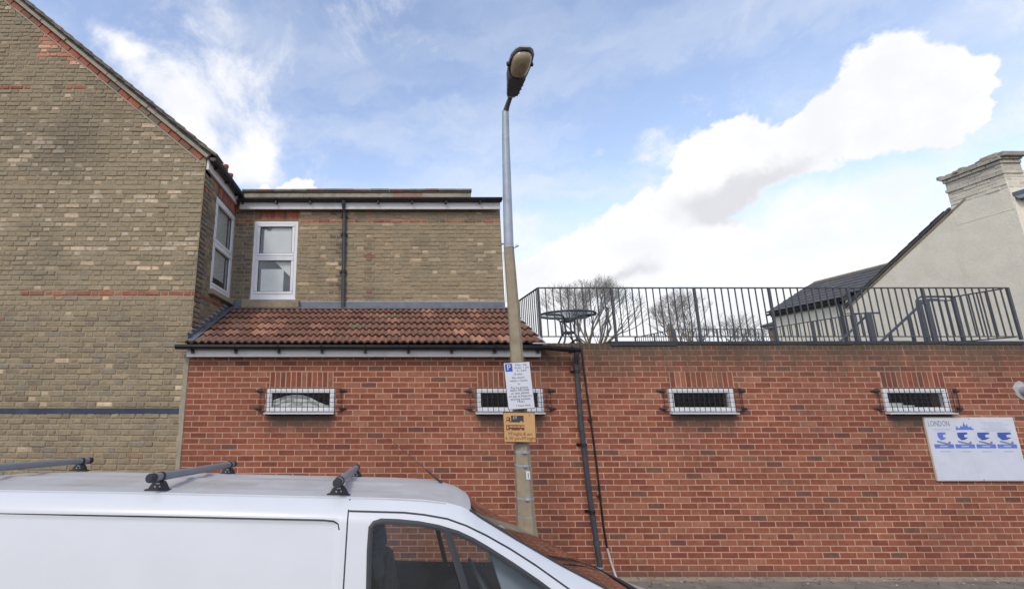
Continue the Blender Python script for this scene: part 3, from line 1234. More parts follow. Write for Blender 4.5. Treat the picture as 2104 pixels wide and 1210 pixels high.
# ------------------------------------------------------------------ red brick extension with the tiled lean-to
ext = thing('brick_extension', 'low red brick building with four barred windows, tiled lean-to roof and roof terrace', 'building', (3.2, 8.2, 0))
XE = 9.42
holes = [(a - .012, b + .012, 2.025, 2.40) for a, b in WIN_X]
q = MB()
wall_boxes(q, -2.797, XE, 0, 2.925, holes, D, D + .22)
q.box(2.2, XE, D, D + .22, 2.925, 3.02)
fw = q.build('front_wall', M['red_mortar'], ext)
q = MB()
q.box(-2.79, 2.2, D + .9, 8.0, 0, 2.9)
q.box(2.2, XE, D + .9, 11.6, 0, 2.93)
q.box(2.3, 7.3, 11.6, 13.4, 0, 2.93)
q.box(XE - .2, XE, D + .22, D + .9, 0, 2.93)
q.box(2.2, XE, D + .22, D + .9, 2.86, 2.93)
q.build('building_body', M['dark'], ext)
arches = [(-1.64, -.756), (1.272, 2.156), (3.97, 4.854), (6.93, 7.814)]
cells = []
for k in range(39):
    v0, v1 = k * .075, (k + 1) * .075
    cuts = []
    if 27 <= k < 32:
        cuts = [(h[0], h[1]) for h in holes]
    if 32 <= k < 35:
        cuts = list(arches)
    off = (.11 if k % 2 else 0) + [0, .012, -.01, .006, .0][k % 5]
    for a, b in row(-2.80, XE, (.2205,), off, cuts):
        t = RED[pick(RED, REDW)]
        if random.random() < .03:
            t = (.17, .075, .05)
        cells.append((a, b, v0, v1, t))
    # a few snapped headers
for a0, b0 in arches:
    for i in range(12):
        w = (b0 - a0) / 12
        cells.append((a0 + i * w, a0 + (i + 1) * w, 2.40, 2.625, RED[pick(RED, [4, 4, 5, 4, 4, 4, 4, 2, 1.5, 3])]))
x = 2.2
while x < XE - .03:
    cells.append((x, x + .0755, 2.925, 3.03, random.choice([(.17, .075, .045), (.13, .07, .045), (.21, .08, .05), (.12, .085, .055)])))
    x += .0755


def vis_r(p):
    if p.z < 1.12 and p.x < 1.5:
        return False
    if p.z > 2.80 and p.x < 2.2:
        return False
    if p.x < -2.75:
        return False
    return True


lay(fw, (0, D, 0), 0, cells, M['red_brick'], 300, vis_r, proud=.003, jit=.002, pj=.001, b=.0025, joint=.0135)

# fascia and gutter of the lean-to
box_part('fascia', M['fascia'], ext, -2.79, 2.145, 6.44, 6.556, 2.822, 2.932, b=.003)
gutter(ext, [(-2.92, 6.385, 2.975), (2.2, 6.385, 2.962), (2.66, 6.385, 2.925)], .056)
for x in [-2.70 + .60 * i for i in range(9)] + [2.55]:
    q = MB()
    q.tube([(x, 6.33, 2.965), (x, 6.34, 2.925), (x, 6.385, 2.905), (x, 6.44, 2.90)], .011, 6)
    q.box(x - .018, x + .018, 6.40, 6.44, 2.868, 2.93)
    q.build('gutter_bracket', M['black_pvc'], ext)
# roof deck under the tiles
q = MB()
q.prism([(6.40, 2.972), (8.05, 3.745), (8.05, 3.60), (6.57, 2.93), (6.40, 2.955)], 'x', -2.78, 2.17)
q.build('roof_boarding', M['felt'], ext)
SL = math.atan2(3.765 - 2.985, 8.05 - 6.40)
TINTS = [(.205, .097, .062), (.195, .09, .058), (.22, .10, .064), (.18, .085, .056), (.19, .10, .068), (.30, .145, .09), (.38, .19, .12), (.19, .13, .082), (.255, .115, .07)]
TW = [6, 6, 5, 5, 4, 1.2, .4, 1.2, 2]


def tile_mesh(tint, var):
    rnd = random.Random(var * 77 + 5)
    w, L = .2005, .345
    n = 20
    vs = []
    prof_ = []
    for i in range(n + 1):
        u = i / n
        ph = (u * 2) % 1.0
        hgt = .030 * (math.sin(PI * min(1, ph / .72)) ** .8 if ph < .72 else 0.0)
        prof_.append((u * w, hgt))
    for (yy, lift) in ((0, .036), (L, .002)):
        for (u, hh) in prof_:
            vs.append((u, yy + rnd.uniform(-.0008, .0008), hh + lift))
        for (u, hh) in prof_:
            vs.append((u, yy, hh * .8 + lift - .022))
    m_ = n + 1
    fs = []
    for i in range(n):
        fs.append((i, i + 1, 2 * m_ + i + 1, 2 * m_ + i))
        fs.append((m_ + i, 3 * m_ + i, 3 * m_ + i + 1, m_ + i + 1))
        fs.append((i, m_ + i, m_ + i + 1, i + 1))
    fs.append((0, 2 * m_, 3 * m_, m_))
    fs.append((n, m_ + n, 3 * m_ + n, 2 * m_ + n))
    me = bpy.data.meshes.new('roof_tile')
    me.from_pydata(vs, [], fs)
    at = me.attributes.new('tint', 'FLOAT_COLOR', 'CORNER')
    cc = []
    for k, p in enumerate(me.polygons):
        f = .28 if (k % 3 == 2 and k < 3 * n) else 1.0      # butt end darkened: shadow line of the row and dirt put into the tint
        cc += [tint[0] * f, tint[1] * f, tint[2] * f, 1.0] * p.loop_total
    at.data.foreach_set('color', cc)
    me.polygons.foreach_set('use_smooth', [(k % 3) != 2 for k in range(len(fs))])
    me.materials.append(M['tile'])
    return me


tcache = {}
roof = MB()
roof.box(-2.70, 2.14, 8.02, 8.045, 3.76, 3.80)
roofp = roof.build('lean_to_roof', M['lead'], ext)
orange = {(2, 4), (2, 5), (1, 4), (1, 5), (3, 19), (4, 21), (2, 20), (0, 22), (0, 20), (3, 5), (1, 19)}
for r_ in range(6):
    base = .300 * r_
    for c_ in range(25):
        x = -2.80 + .2 * c_
        if x + .2 < -2.74 + 0:
            continue
        y = 6.395 + base * math.cos(SL)
        z = 2.985 + base * math.sin(SL)
        if r_ == 5:
            pass
        ti = pick(TINTS, TW)
        if (r_, c_) in orange:
            ti = 6 if random.random() < .6 else 5
        key = (ti, random.randrange(2))
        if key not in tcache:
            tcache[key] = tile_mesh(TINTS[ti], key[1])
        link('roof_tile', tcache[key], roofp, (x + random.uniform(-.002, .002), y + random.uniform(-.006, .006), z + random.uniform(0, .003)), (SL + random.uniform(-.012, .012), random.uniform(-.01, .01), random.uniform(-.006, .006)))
# lead soaker along the side wall, apron at the head, verge mortar
q = MB()
T = Matrix.Translation((0, 6.40, 2.985)) @ Matrix.Rotation(SL, 4, 'X')
q.box(XC + .01, -2.69, 0.0, 1.0, .052, .060, T)
q.box(XC + .01, -2.69, 0.98, 1.80, .055, .064, T)
q.build('lead_soaker', M['lead'], ext)
q = MB()
x = -2.68
while x < 2.12:
    w = min(random.uniform(.9, 1.3), 2.12 - x)
    q.box(x, x + w + .01, 1.70, 1.79, .050, .056 + random.uniform(0, .004), T)
    x += w
q.build('lead_apron', M['lead'], ext)
q = MB()
q.box(2.165, 2.20, -.0, 1.78, -.05, .022, T)
q.build('verge_mortar', M['palemortar'], ext)
q = MB()
q.box(2.20, 2.215, -.0, 1.78, -.07, .03, T)
q.box(2.02, 2.20, 6.35, 6.40, 2.995, 3.01)
q.build('verge_board', M['fascia'], ext)

# roof edge of the terrace: felt lapped over the wall head, sagging in one place
q = MB()
x = 3.18
while x < XE:
    w = random.uniform(.25, .7)
    b_ = 3.012 + random.uniform(-.008, .004)
    if x < 3.85:
        b_ = 2.985
    q.box(x, min(XE, x + w), D - .012 - random.uniform(0, .01), D + .24, b_, 3.05 + random.uniform(-.004, .006))
    x += w
q.build('roof_edge_felt', M['felt'], ext)
q = MB()
q.box(2.2, XE, D + .24, 11.6, 2.93, 3.0)
q.box(2.3, 7.3, 11.6, 13.4, 2.93, 3.0)
q.build('terrace_deck', M['felt'], ext)
q = MB()
q.box(8.6, 9.25, D - .004, D + .1, 3.052, 3.068)
q.build('white_edge_trim', M['fascia'], ext)

# four low windows behind wire cages
for wi, (a, b) in enumerate(WIN_X):
    z0_, z1_ = 2.075, 2.395
    fr = MB()
    o = .038
    for (u0, u1, v0, v1) in ((a, b, z0_, z0_ + o), (a, b, z1_ - o, z1_), (a, a + o, z0_ + o, z1_ - o), (b - o, b, z0_ + o, z1_ - o)):
        fr.box(u0, u1, D - .012, D + .06, v0, v1)
    i_ = .022
    for (u0, u1, v0, v1) in ((a + o, b - o, z0_ + o, z0_ + o + i_), (a + o, b - o, z1_ - o - i_, z1_ - o), (a + o, a + o + i_, z0_ + o + i_, z1_ - o - i_), (b - o - i_, b - o, z0_ + o + i_, z1_ - o - i_)):
        fr.box(u0, u1, D - .004, D + .05, v0, v1)
    win = fr.build('window', M['upvc'], ext)
    g = MB()
    g.box(a + o + i_, b - o - i_, D + .02, D + .024, z0_ + o + i_, z1_ - o - i_)
    g.build('pane', M['glass'], win)
    s = MB()
    s.prism([(D - .075, 2.046), (D - .075, 2.062), (D + .02, 2.073), (D + .02, 2.046)], 'x', a - .022, b + .004)
    s.build('sill', M['upvc'], win)
    rm = MB()
    for (x0, x1, y0, y1, v0, v1) in ((a - .1, b + .1, D + .8, D + .85, 1.9, 2.6), (a - .1, a - .05, D + .225, D + .8, 1.9, 2.6), (b + .05, b + .1, D + .225, D + .8, 1.9, 2.6),
                                     (a - .05, b + .05, D + .225, D + .8, 1.9, 1.95), (a - .05, b + .05, D + .225, D + .8, 2.55, 2.6)):
        rm.box(x0, x1, y0, y1, v0, v1)
    rm.build('room', M['dark'], win)
    if wi == 0:
        cl = MB()
        top = [(-1.60, 2.12), (-1.60, 2.235), (-1.50, 2.26), (-1.42, 2.29), (-1.30, 2.305), (-1.18, 2.30), (-1.08, 2.27), (-.95, 2.20), (-.86, 2.17), (-.80, 2.16), (-.80, 2.12)]
        for i in range(1, len(top) - 2):
            x0, zt0 = top[i]
            x1, zt1 = top[i + 1]
            for j in range(4):
                f0, f1 = j / 4, (j + 1) / 4
                yo = .05 + .012 * ((i + j) % 3)
                cl.add([(x0, D + yo, 2.10 + (zt0 - 2.10) * f0), (x1, D + yo + .008, 2.10 + (zt1 - 2.10) * f0), (x1, D + .05 + .012 * ((i + j + 2) % 3), 2.10 + (zt1 - 2.10) * f1), (x0, D + .05 + .012 * ((i + j + 1) % 3), 2.10 + (zt0 - 2.10) * f1)], [(0, 1, 2, 3)])
        cl.build('crumpled_cloth', M['curtain'], win)
    if wi == 3:
        cl = MB()
        cl.box(a + .08, a + .34, D + .08, D + .14, 2.13, 2.19)
        cl.box(a + .30, a + .52, D + .10, D + .14, 2.13, 2.16)
        cl.build('cloth', M['curtain'], win)
    c = MB()
    ga, gb, gz0, gz1 = a - .012, b + .02, 2.082, 2.392
    yf = D - .10
    nb = 14
    for i in range(nb):
        x = ga + (gb - ga) * i / (nb - 1)
        c.tube([(x, yf, gz0), (x, yf, gz1)], .0042, 5, caps=False)
    for i in range(6):
        z = gz0 + (gz1 - gz0) * i / 5
        r_ = .005 if i in (0, 5) else .0032
        c.tube([(ga - .085, D - .01, z), (ga - .08, D - .03, z), (ga, yf - .004, z), (gb, yf - .004, z), (gb + .08, D - .03, z), (gb + .085, D - .01, z)], r_, 5)
    for sx_ in (ga - .08, gb + .08):
        c.tube([(sx_, D - .03, gz0), (sx_, D - .03, gz1)], .004, 5)
    gx = c.build('security_cage', M['black_iron'], win)
    l = MB()
    for sx_, dd in ((ga - .075, -1), (gb + .075, 1)):
        for z in (gz0 + .035, gz1 - .035):
            l.tube([(sx_ - dd * .02, D - .035, z), (sx_ + dd * .05, D - .01, z), (sx_ + dd * .085, D - .006, z)], [.013, .014, .007], 8)
            l.bbox(sx_ - .03 + dd * .02, sx_ + .03 + dd * .02, D - .02, D - .001, z - .018, z + .018, .004)
    l.build('fixing_lug', M['black_iron'], gx)

# downpipe at the end of the gutter, leaning a little
q = MB()
q.tube([(2.62, 6.385, 2.90), (2.62, 6.39, 2.84), (2.642, 6.46, 2.78), (2.645, 6.495, 2.70)], .036, 12)
q.tube([(2.645, 6.495, 2.72), (2.643, 6.495, 1.86)], .034, 12)
q.tube([(2.645, 6.495, 1.88), (2.672, 6.495, 1.10), (2.735, 6.495, .14), (2.745, 6.47, .06), (2.75, 6.44, .015)], .034, 12)
q.tube([(2.643, 6.495, 1.92), (2.644, 6.495, 1.83)], .041, 12)
q.tube([(2.645, 6.495, 2.76), (2.645, 6.495, 2.69)], .042, 12)
pipe = q.build('downpipe', M['grey_pvc'], ext)
for (x, z) in ((2.644, 2.60), (2.652, 1.62), (2.690, .78)):
    q = MB()
    q.tube([(x, 6.495, z), (x + .002, 6.495, z + .045)], .042, 12)
    q.box(x - .07, x + .07, D - .016, D - .003, z + .008, z + .038)
    q.build('pipe_clip', M['black_pvc'], pipe)
q = MB()
q.tube([(2.737, 6.495, .135), (2.738, 6.495, .15)], .038, 12)
q.build('steel_band', M['galv'], pipe)

# loose cable and its white conduit
cab = thing('hanging_cable', 'black cable hanging down the red wall beside the downpipe, ending in white conduit', 'cable', (2.82, 6.5, 0))
q = MB()
q.tube([(2.70, 6.95, 3.01), (2.715, 6.62, 3.075), (2.745, 6.515, 3.05), (2.752, 6.522, 2.90), (2.762, 6.528, 2.60), (2.775, 6.53, 2.377), (2.792, 6.53, 2.05), (2.806, 6.528, 1.75), (2.821, 6.53, 1.41), (2.83, 6.53, 1.05), (2.842, 6.53, .62), (2.868, 6.53, .33)], .0135, 8)
q.build('cable', M['black_pvc'], cab)
q = MB()
q.box(2.795, 2.85, D - .035, D - .004, .98, 1.00)
q.box(2.765, 2.82, D - .035, D - .004, 1.96, 1.98)
q.build('cable_clip', M['black_iron'], cab)
q = MB()
q.tube([(2.864, 6.525, .36), (2.885, 6.51, .22), (2.915, 6.47, .06), (2.925, 6.44, .005)], .015, 8)
q.build('conduit', M['palemortar'], cab)

# ------------------------------------------------------------------ railings on the terrace
def rail_panel(parent, p0, p1, posts, top=3.858, bottom=3.135, foot=3.03, pitch=.104, r=.0065, post=.0165, tr=.014, balus=True):
    p0, p1 = Vector(p0), Vector(p1)
    L = (p1 - p0).length
    d = (p1 - p0).normalized()
    n_ = Vector((-d.y, d.x, 0))
    ang = math.atan2(d.y, d.x)
    q = MB()
    T = Matrix.Translation((p0.x, p0.y, 0)) @ Matrix.Rotation(ang, 4, 'Z')
    q.bbox(0, L, -tr, tr, top - .012, top + .006, .003, T)
    q.build('top_rail', M['rail'], parent)
    q = MB()
    q.bbox(0, L, -.008, .008, bottom - .012, bottom + .004, .002, T)
    q.build('bottom_rail', M['rail'], parent)
    for s in posts:
        q = MB()
        q.bbox(s - post, s + post, -post, post, foot, top + .004, .003, T)
        q.box(s - .05, s + .05, -.05, .05, foot, foot + .008, T)
        q.build('post', M['rail'], parent)
    if balus:
        me = None
        ps = sorted(posts)
        if ps[0] > .05:
            ps = [0] + ps
        if ps[-1] < L - .05:
            ps = ps + [L]
        for a, b in zip(ps[:-1], ps[1:]):
            k = max(1, round((b - a) / pitch))
            for i in range(1, k):
                s = a + (b - a) * i / k
                if me is None:
                    mb = MB()
                    mb.box(-r, r, -r, r, bottom, top - .012)
                    o = mb.build('baluster', M['rail'], parent, world=False)
                    me = o.data
                    o.location = (p0 + d * s) - wl(parent)
                    o.location.z = -wl(parent).z
                    o.rotation_euler = (0, 0, ang)
                else:
                    link('baluster', me, parent, (p0 + d * s).to_tuple(), (0, 0, ang + random.uniform(-.05, .05)))
    return T


rl = thing('terrace_railing', 'dark grey metal railing with vertical bars along the front edge of the flat roof', 'railing', (5.7, 6.68, 3.03))
YF = 6.68
rail_panel(rl, (2.245, YF, 0), (9.225, YF, 0), [0, 1.09, 2.32, 3.43, 4.60, 5.71, 6.98])
rail_panel(rl, (2.245, YF, 0), (2.245, 7.98, 0), [1.28], pitch=.10)
rl2 = thing('terrace_railing', 'dark railing with vertical bars along the far back edge of the roof terrace', 'railing', (8.2, 11.4, 3.0))
rail_panel(rl2, (7.18, 11.42, 0), (9.36, 11.42, 0), [0, 1.05, 2.18], foot=3.0)
rail_panel(rl2, (7.18, 11.42, 0), (7.18, 13.3, 0), [.9, 1.86], foot=3.0)
rl3 = thing('terrace_railing', 'dark railing running back from the stair along the cream house wall', 'railing', (9.42, 10, 3.0))
rail_panel(rl3, (9.42, 8.9, 0), (9.40, 11.36, 0), [0.02, 1.2], foot=3.0, post=.026)
rl4 = thing('terrace_railing', 'short dark side railing with a rounded return at the right end of the terrace', 'railing', (9.2, 7.1, 3.0))
rail_panel(rl4, (9.235, 6.74, 0), (9.235, 7.40, 0), [.62], foot=3.0, post=.022)
rail_panel(rl4, (8.66, 7.36, 0), (9.20, 7.36, 0), [.0], foot=3.0, post=.026, top=3.80)
q = MB()
q.tube([(8.60, 7.34, 3.0), (8.60, 7.34, 3.70), (8.61, 7.34, 3.78), (8.64, 7.34, 3.83), (8.70, 7.34, 3.855), (9.2, 7.34, 3.86)], .017, 8)
q.build('bent_rail', M['rail'], rl4)
for (lab, Y0, xa, za, xb, zb) in (('near dark stair handrail sloping down to the left behind the railing', 7.76, 9.27, 3.89, 8.05, 2.95), ('far dark stair handrail sloping down to the left against the cream wall', 9.06, 9.62, 3.873, 8.50, 2.95)):
    h = thing('stair_handrail', lab, 'handrail', ((xa + xb) / 2, Y0, 2.5), group='handrails of the terrace stair')
    q = MB()
    q.tube([(xa + .18, Y0, za), (xa, Y0, za), (xb, Y0, zb)], .020, 8)
    q.build('sloping_rail', M['rail'], h)
    for f in (0.0, .3, .62, .9):
        q = MB()
        xx = xa + (xb - xa) * f
        zz = za + (zb - za) * f
        w_ = .03 if f == 0 else .02
        q.bbox(xx - w_, xx + w_, Y0 - .02, Y0 + .02, 2.6 if f else 3.0, zz, .003)
        q.build('post', M['rail'], h)
    if Y0 > 8:
        q = MB()
        q.bbox(xa - .45, xa + .02, Y0 - .012, Y0 + .012, za - .02, za, .003)
        q.build('level_rail', M['rail'], h)

# folding round patio table
tb = thing('patio_table', 'round glass-topped metal patio table standing on the roof terrace behind the railing', 'table', (2.97, 7.5, 3.0))
cx, cy, tz, tr_ = 2.97, 7.5, 3.585, .435
q = MB()
ring = [(cx + tr_ * math.cos(a), cy + tr_ * math.sin(a), tz) for a in [2 * PI * k / 48 for k in range(49)]]
q.tube(ring, .0175, 8, caps=False)
q.build('rim', M['rail'], tb)
M['smoky'] = glass_mat('table_glass', (.90, .92, .94), .8)
q = MB()
q.disc((cx, cy, tz - .004), tr_ - .01, 'z', .006, 48)
me_ = q.build('tabletop', M['smoky'], tb)
for sx_, sy in ((-1, -1), (1, -1), (-1, 1), (1, 1)):
    q = MB()
    q.tube([(cx + sx_ * .40, cy + sy * .14, tz - .022), (cx + sx_ * .25, cy + sy * .20, tz - .03), (cx + sx_ * .13, cy + sy * .16, tz - .04), (cx + sx_ * .085, cy + sy * .10, tz - .09),
            (cx + sx_ * .08, cy + sy * .08, tz - .18), (cx + sx_ * .075, cy + sy * .08, tz - .33), (cx + sx_ * .12, cy + sy * .13, tz - .45), (cx + sx_ * .22, cy + sy * .24, 3.005)], .0145, 8)
    q.build('leg', M['rail'], tb)
q = MB()
for z in (tz - .105, tz - .30):
    q.bbox(cx - .085, cx + .085, cy - .10, cy + .10, z - .016, z + .016, .004)
q.build('brace', M['rail'], tb)

# ------------------------------------------------------------------ round flue in the wall at the right
vt = thing('wall_flue', 'round grey flue outlet in a pale mortar ring high on the red wall', 'flue', (8.855, D, 2.36))
q = MB()
pts = [(8.855 + (.115 + .012 * math.sin(3 * a + 1) + .008 * math.sin(7 * a)) * math.cos(a), 2.364 + (.118 + .012 * math.cos(4 * a)) * math.sin(a)) for a in [2 * PI * k / 30 for k in range(30)]]
q.prism(pts, 'y', D - .009, D)
q.build('mortar_ring', M['palemortar'], vt)
q = MB()
q.tube([(8.865, D - .01, 2.36), (8.865, D - .13, 2.36)], .062, 20)
q.build('flue_pipe', M['galv'], vt)
q = MB()
q.tube([(8.865, D - .11, 2.36), (8.865, D - .135, 2.36)], .052, 20)
q.build('flue_mouth', M['dark'], vt)


# ------------------------------------------------------------------ lettering helper
def letters(txt, size, m_, parent, loc, align='CENTER', rot=(PI / 2, 0, 0), bold=0.0, width=None, name='lettering', ext_=.0004):
    cu = bpy.data.curves.new(name, 'FONT')
    cu.body = txt
    cu.size = size
    cu.align_x = align
    cu.align_y = 'CENTER'
    cu.extrude = ext_
    cu.offset = bold
    cu.resolution_u = 2
    o = bpy.data.objects.new('tmp', cu)
    COL.objects.link(o)
    dg = bpy.context.evaluated_depsgraph_get()
    me = bpy.data.meshes.new_from_object(o.evaluated_get(dg))
    bpy.data.objects.remove(o)
    me.name = name
    me.materials.clear()
    me.materials.append(m_)
    ob = link(name, me, parent, loc, rot)
    if width:
        xs = [v_.co.x for v_ in me.vertices]
        w0 = max(xs) - min(xs)
        ob.scale = (width / w0, 1, 1)
    return ob


M['sign_white'] = mat('sign_white', (.66, .68, .72), .4, var=.05, vscale=9, dirt=((.45, .46, .46), .4), dscale=9)
M['sign_black'] = mat('sign_black', (.045, .045, .05), .5, var=.1)
M['sign_blue'] = mat('sign_blue', (.035, .085, .42), .4, var=.1)
M['sign_yellow'] = mat('sign_yellow', (.58, .345, .135), .5, var=.08, vscale=9, dirt=((.45, .25, .08), .3), dscale=7)
M['sign_brown'] = mat('sign_brown_print', (.16, .045, .03), .5, var=.1)
M['board_white'] = mat('board_white', (.62, .65, .72), .45, var=.05, vscale=5, dirt=((.50, .52, .55), .4), dscale=4)
M['board_cream'] = mat('board_cream_edge', (.62, .60, .52), .5, var=.08)
M['board_blue'] = mat('board_blue', (.13, .20, .58), .45, var=.12, vscale=12)
M['board_dkblue'] = mat('board_dark_blue', (.05, .10, .38), .45, var=.12, vscale=12)
M['board_grey'] = mat('board_grey_print', (.22, .24, .28), .5, var=.15)
M['board_pale'] = mat('board_pale_print', (.42, .47, .55), .5, var=.15)

# big white board on the wall
bo = thing('notice_board', 'large white board with four blue pictures and a blue band on the red wall', 'sign', (7.98, D, 1.6))
x0, x1, zt, zb = 7.376, 8.60, 2.003, 1.178
q = MB()
q.bbox(x0, x1, D - .03, D - .002, zb, zt, .003)
q.build('backing_board', M['board_cream'], bo)
q = MB()
q.bbox(x0 + .014, x1 - .014, D - .033, D - .028, zb + .012, zt - .018, .001)
q.build('face', M['board_white'], bo)
yb_ = D - .0342
letters('LONDON', .105, M['board_grey'], bo, (x0 + .18, yb_, zt - .085), width=.29)
q = MB()
for i in range(3):
    q.box(x0 + .06 + .02 * i, x0 + .33, yb_, yb_ + .001, zt - .150 - .012 * i, zt - .146 - .012 * i)
q.build('small_print', M['board_pale'], bo)
q = MB()
sky_ = [(0, .02), (.02, .05), (.035, .02), (.06, .03), (.075, .06), (.09, .035), (.11, .07), (.12, .11), (.13, .07), (.15, .05), (.16, .085), (.17, .05), (.19, .03), (.21, .05), (.22, .02), (.24, .02)]
for (a, h0), (b, h1) in zip(sky_[:-1], sky_[1:]):
    q.prism([(x0 + .40 + a, zt - .165), (x0 + .40 + b, zt - .165), (x0 + .40 + b, zt - .165 + h1), (x0 + .40 + a, zt - .165 + h0)], 'y', yb_, yb_ + .001)
q.build('skyline_picture', M['board_blue'], bo)
q = MB()
q.box(x0 + .395, x0 + .40, yb_, yb_ + .001, zt - .17, zt - .11)
for i, (a, b) in enumerate(((.76, 1.05), (.80, 1.13), (.86, 1.03), (.75, 1.10), (.78, 1.15))):
    q.box(x0 + a, x0 + b, yb_, yb_ + .001, zt - .075 - .026 * i, zt - .067 - .026 * i)
q.build('small_print', M['board_pale'], bo)
for i in range(4):
    cx_ = x0 + .185 + .285 * i
    cz = zt - .255
    w_ = .055 + .012 * i
    q = MB()
    q.prism([(cx_ - w_, cz + .055), (cx_ + w_ * .95, cz + .058), (cx_ + w_ * 1.1, cz + .035), (cx_ + w_ * .3, cz + .025), (cx_ + w_ * .25, cz - .005), (cx_ + w_, cz - .012), (cx_ + w_ * .2, cz - .04), (cx_ - w_ * .5, cz - .045), (cx_ - w_ * 1.05, cz + .0)], 'y', yb_, yb_ + .001)
    q.build('blue_picture', M['board_dkblue'] if i else M['board_blue'], bo)
    q = MB()
    q.prism([(cx_ - .085, cz - .050), (cx_ - .02, cz - .062), (cx_ + .06, cz - .085), (cx_ + .075, cz - .060), (cx_ + .10, cz - .062), (cx_ + .095, cz - .095), (cx_ + .04, cz - .10), (cx_ - .08, cz - .072)], 'y', yb_, yb_ + .001)
    q.build('grey_picture', M['board_grey'], bo)
    q = MB()
    q.box(cx_ - .132, cx_ + .132, yb_ + .0004, yb_ + .002, zt - .405, zt - .352)
    q.build('blue_label', M['board_blue'], bo)
    q = MB()
    q.box(cx_ - .06 + .01 * (i % 2), cx_ + .05, yb_ - .0006, yb_ + .0003, zt - .388, zt - .370)
    q.box(cx_ - .07, cx_ + .065, yb_ - .0006, yb_ + .0003, zt - .452, zt - .440)
    q.build('small_print', M['board_pale'], bo)
q = MB()
for (x, z) in (((x0 + x1) / 2, zt - .02), ((x0 + x1) / 2, zb + .02)):
    q.disc((x, yb_ - .002, z), .009, 'y', .004, 10)
q.build('screw', M['galv'], bo)

# ------------------------------------------------------------------ street lamp
M['lantern_dark'] = mat('lantern_underside', (.12, .118, .12), .6, var=.25, vscale=14, dirt=((.07, .065, .055), .5), dscale=14)
LX, LY = 1.43, 5.10
lamp = thing('street_lamp', 'tall street lamp with a concrete lower column, grey steel upper pole and a single lantern', 'street lamp', (LX, LY, 0))
q = MB()
prof_ = [(0, .118), (.9, .115), (1.02, .100), (1.25, .092), (1.82, .080), (2.9, .068), (4.0, .057), (4.02, .055)]
n = 8
rings = []
for z, r_ in prof_:
    xo = LX - (.02 * max(0, z - 2.9) / 1.1)
    rings.append([(xo + r_ * math.cos(2 * PI * (k + .5) / n), LY + r_ * math.sin(2 * PI * (k + .5) / n), z) for k in range(n)])
for i in range(len(rings) - 1):
    q.add(rings[i] + rings[i + 1], [(k, (k + 1) % n, n + (k + 1) % n, n + k) for k in range(n)])
q.add(rings[-1], [tuple(range(n))])
q.build('concrete_column', M['concrete'], lamp)
q = MB()
q.tube([(1.41, LY, 3.98), (1.425, LY, 4.6), (1.445, LY, 5.3), (1.462, LY, 5.735)], [.0555, .052, .045, .0405], 16)
q.build('upper_pole', M['galv'], lamp)
q = MB()
q.tube([(1.411, LY, 3.975), (1.411, LY, 4.0)], .058, 16)
q.build('pole_collar', M['galv'], lamp)
q = MB()
q.tube([(1.462, LY, 5.72), (1.475, LY - .05, 5.775), (1.490, LY - .22, 5.835)], [.038, .03, .026], 12)
q.build('bracket_arm', M['lantern_dark'], lamp)
# lantern: tapering canopy, glass bowl beneath
th = R(21)
LT = Matrix.Translation((1.490, LY - .19, 5.822)) @ Matrix.Rotation(R(1.5), 4, 'Z') @ Matrix.Rotation(-th, 4, 'X')


def sect(y, w, zt_, zb_, n=14):
    """superelliptical ring, width w, from zb_ to zt_ at distance -y"""
    out = []
    for k in range(n):
        a = 2 * PI * k / n
        cx_, sx_ = math.cos(a), math.sin(a)
        ux = math.copysign(abs(cx_) ** .7, cx_) * w / 2
        uz = math.copysign(abs(sx_) ** .7, sx_)
        uz = uz * zt_ if uz > 0 else -uz * zb_
        out.append(LT @ Vector((ux, -y, uz)))
    return out


def loft(mb, secs, smooth=True):
    n = len(secs[0])
    vs = [p for s in secs for p in s]
    fs = [(i * n + k, i * n + (k + 1) % n, (i + 1) * n + (k + 1) % n, (i + 1) * n + k) for i in range(len(secs) - 1) for k in range(n)]
    mb.add(vs, fs, smooth)
    mb.add(secs[0], [tuple(range(n))])
    mb.add(secs[-1], [tuple(range(n))])


q = MB()
loft(q, [sect(-.01, .10, .035, -.035), sect(.03, .13, .05, -.045), sect(.16, .19, .075, -.04), sect(.26, .245, .085, -.02), sect(.40, .275, .085, -.012), sect(.50, .262, .07, -.012), sect(.56, .20, .045, -.010), sect(.585, .12, .02, -.008)])
M['lantern'] = mat('lantern_grey', (.36, .38, .42), .5, var=.2, vscale=12, dirt=((.09, .09, .09), .5), dscale=12)
ln = q.build('lantern', M['lantern'], lamp)
q = MB()
q.add([LT @ Vector(p) for p in ((-.062, -.02, -.048), (.062, -.02, -.048), (.10, -.235, -.046), (-.10, -.235, -.046), (-.05, -.02, -.030), (.05, -.02, -.030), (.10, -.235, -.02), (-.10, -.235, -.02))],
      [(0, 1, 2, 3), (4, 5, 6, 7), (0, 1, 5, 4), (1, 2, 6, 5), (2, 3, 7, 6), (3, 0, 4, 7)])
for yy in (.06, .11, .16):
    q.box(-.07 - yy * .15, .07 + yy * .15, -yy - .006, -yy + .006, -.052, -.047, LT)
q.build('gear_cover', M['lantern_dark'], ln)
M['bowl'] = mat('amber_bowl', (.42, .33, .21), .25, var=.2, vscale=12, dirt=((.16, .13, .10), .5), dscale=14)
q = MB()
secs = []
for (s, dz) in ((1.0, -.012), (1.0, -.03), (.9, -.062), (.68, -.088), (.4, -.1)):
    ring = []
    for k in range(20):
        a = 2 * PI * k / 20
        u = math.copysign(abs(math.cos(a)) ** .75, math.cos(a)) * .108 * s * (1 - .12 * math.sin(a))
        w_ = math.copysign(abs(math.sin(a)) ** .8, math.sin(a)) * .152 * s
        ring.append(LT @ Vector((u, -.395 + w_, dz)))
    secs.append(ring)
loft(q, secs)
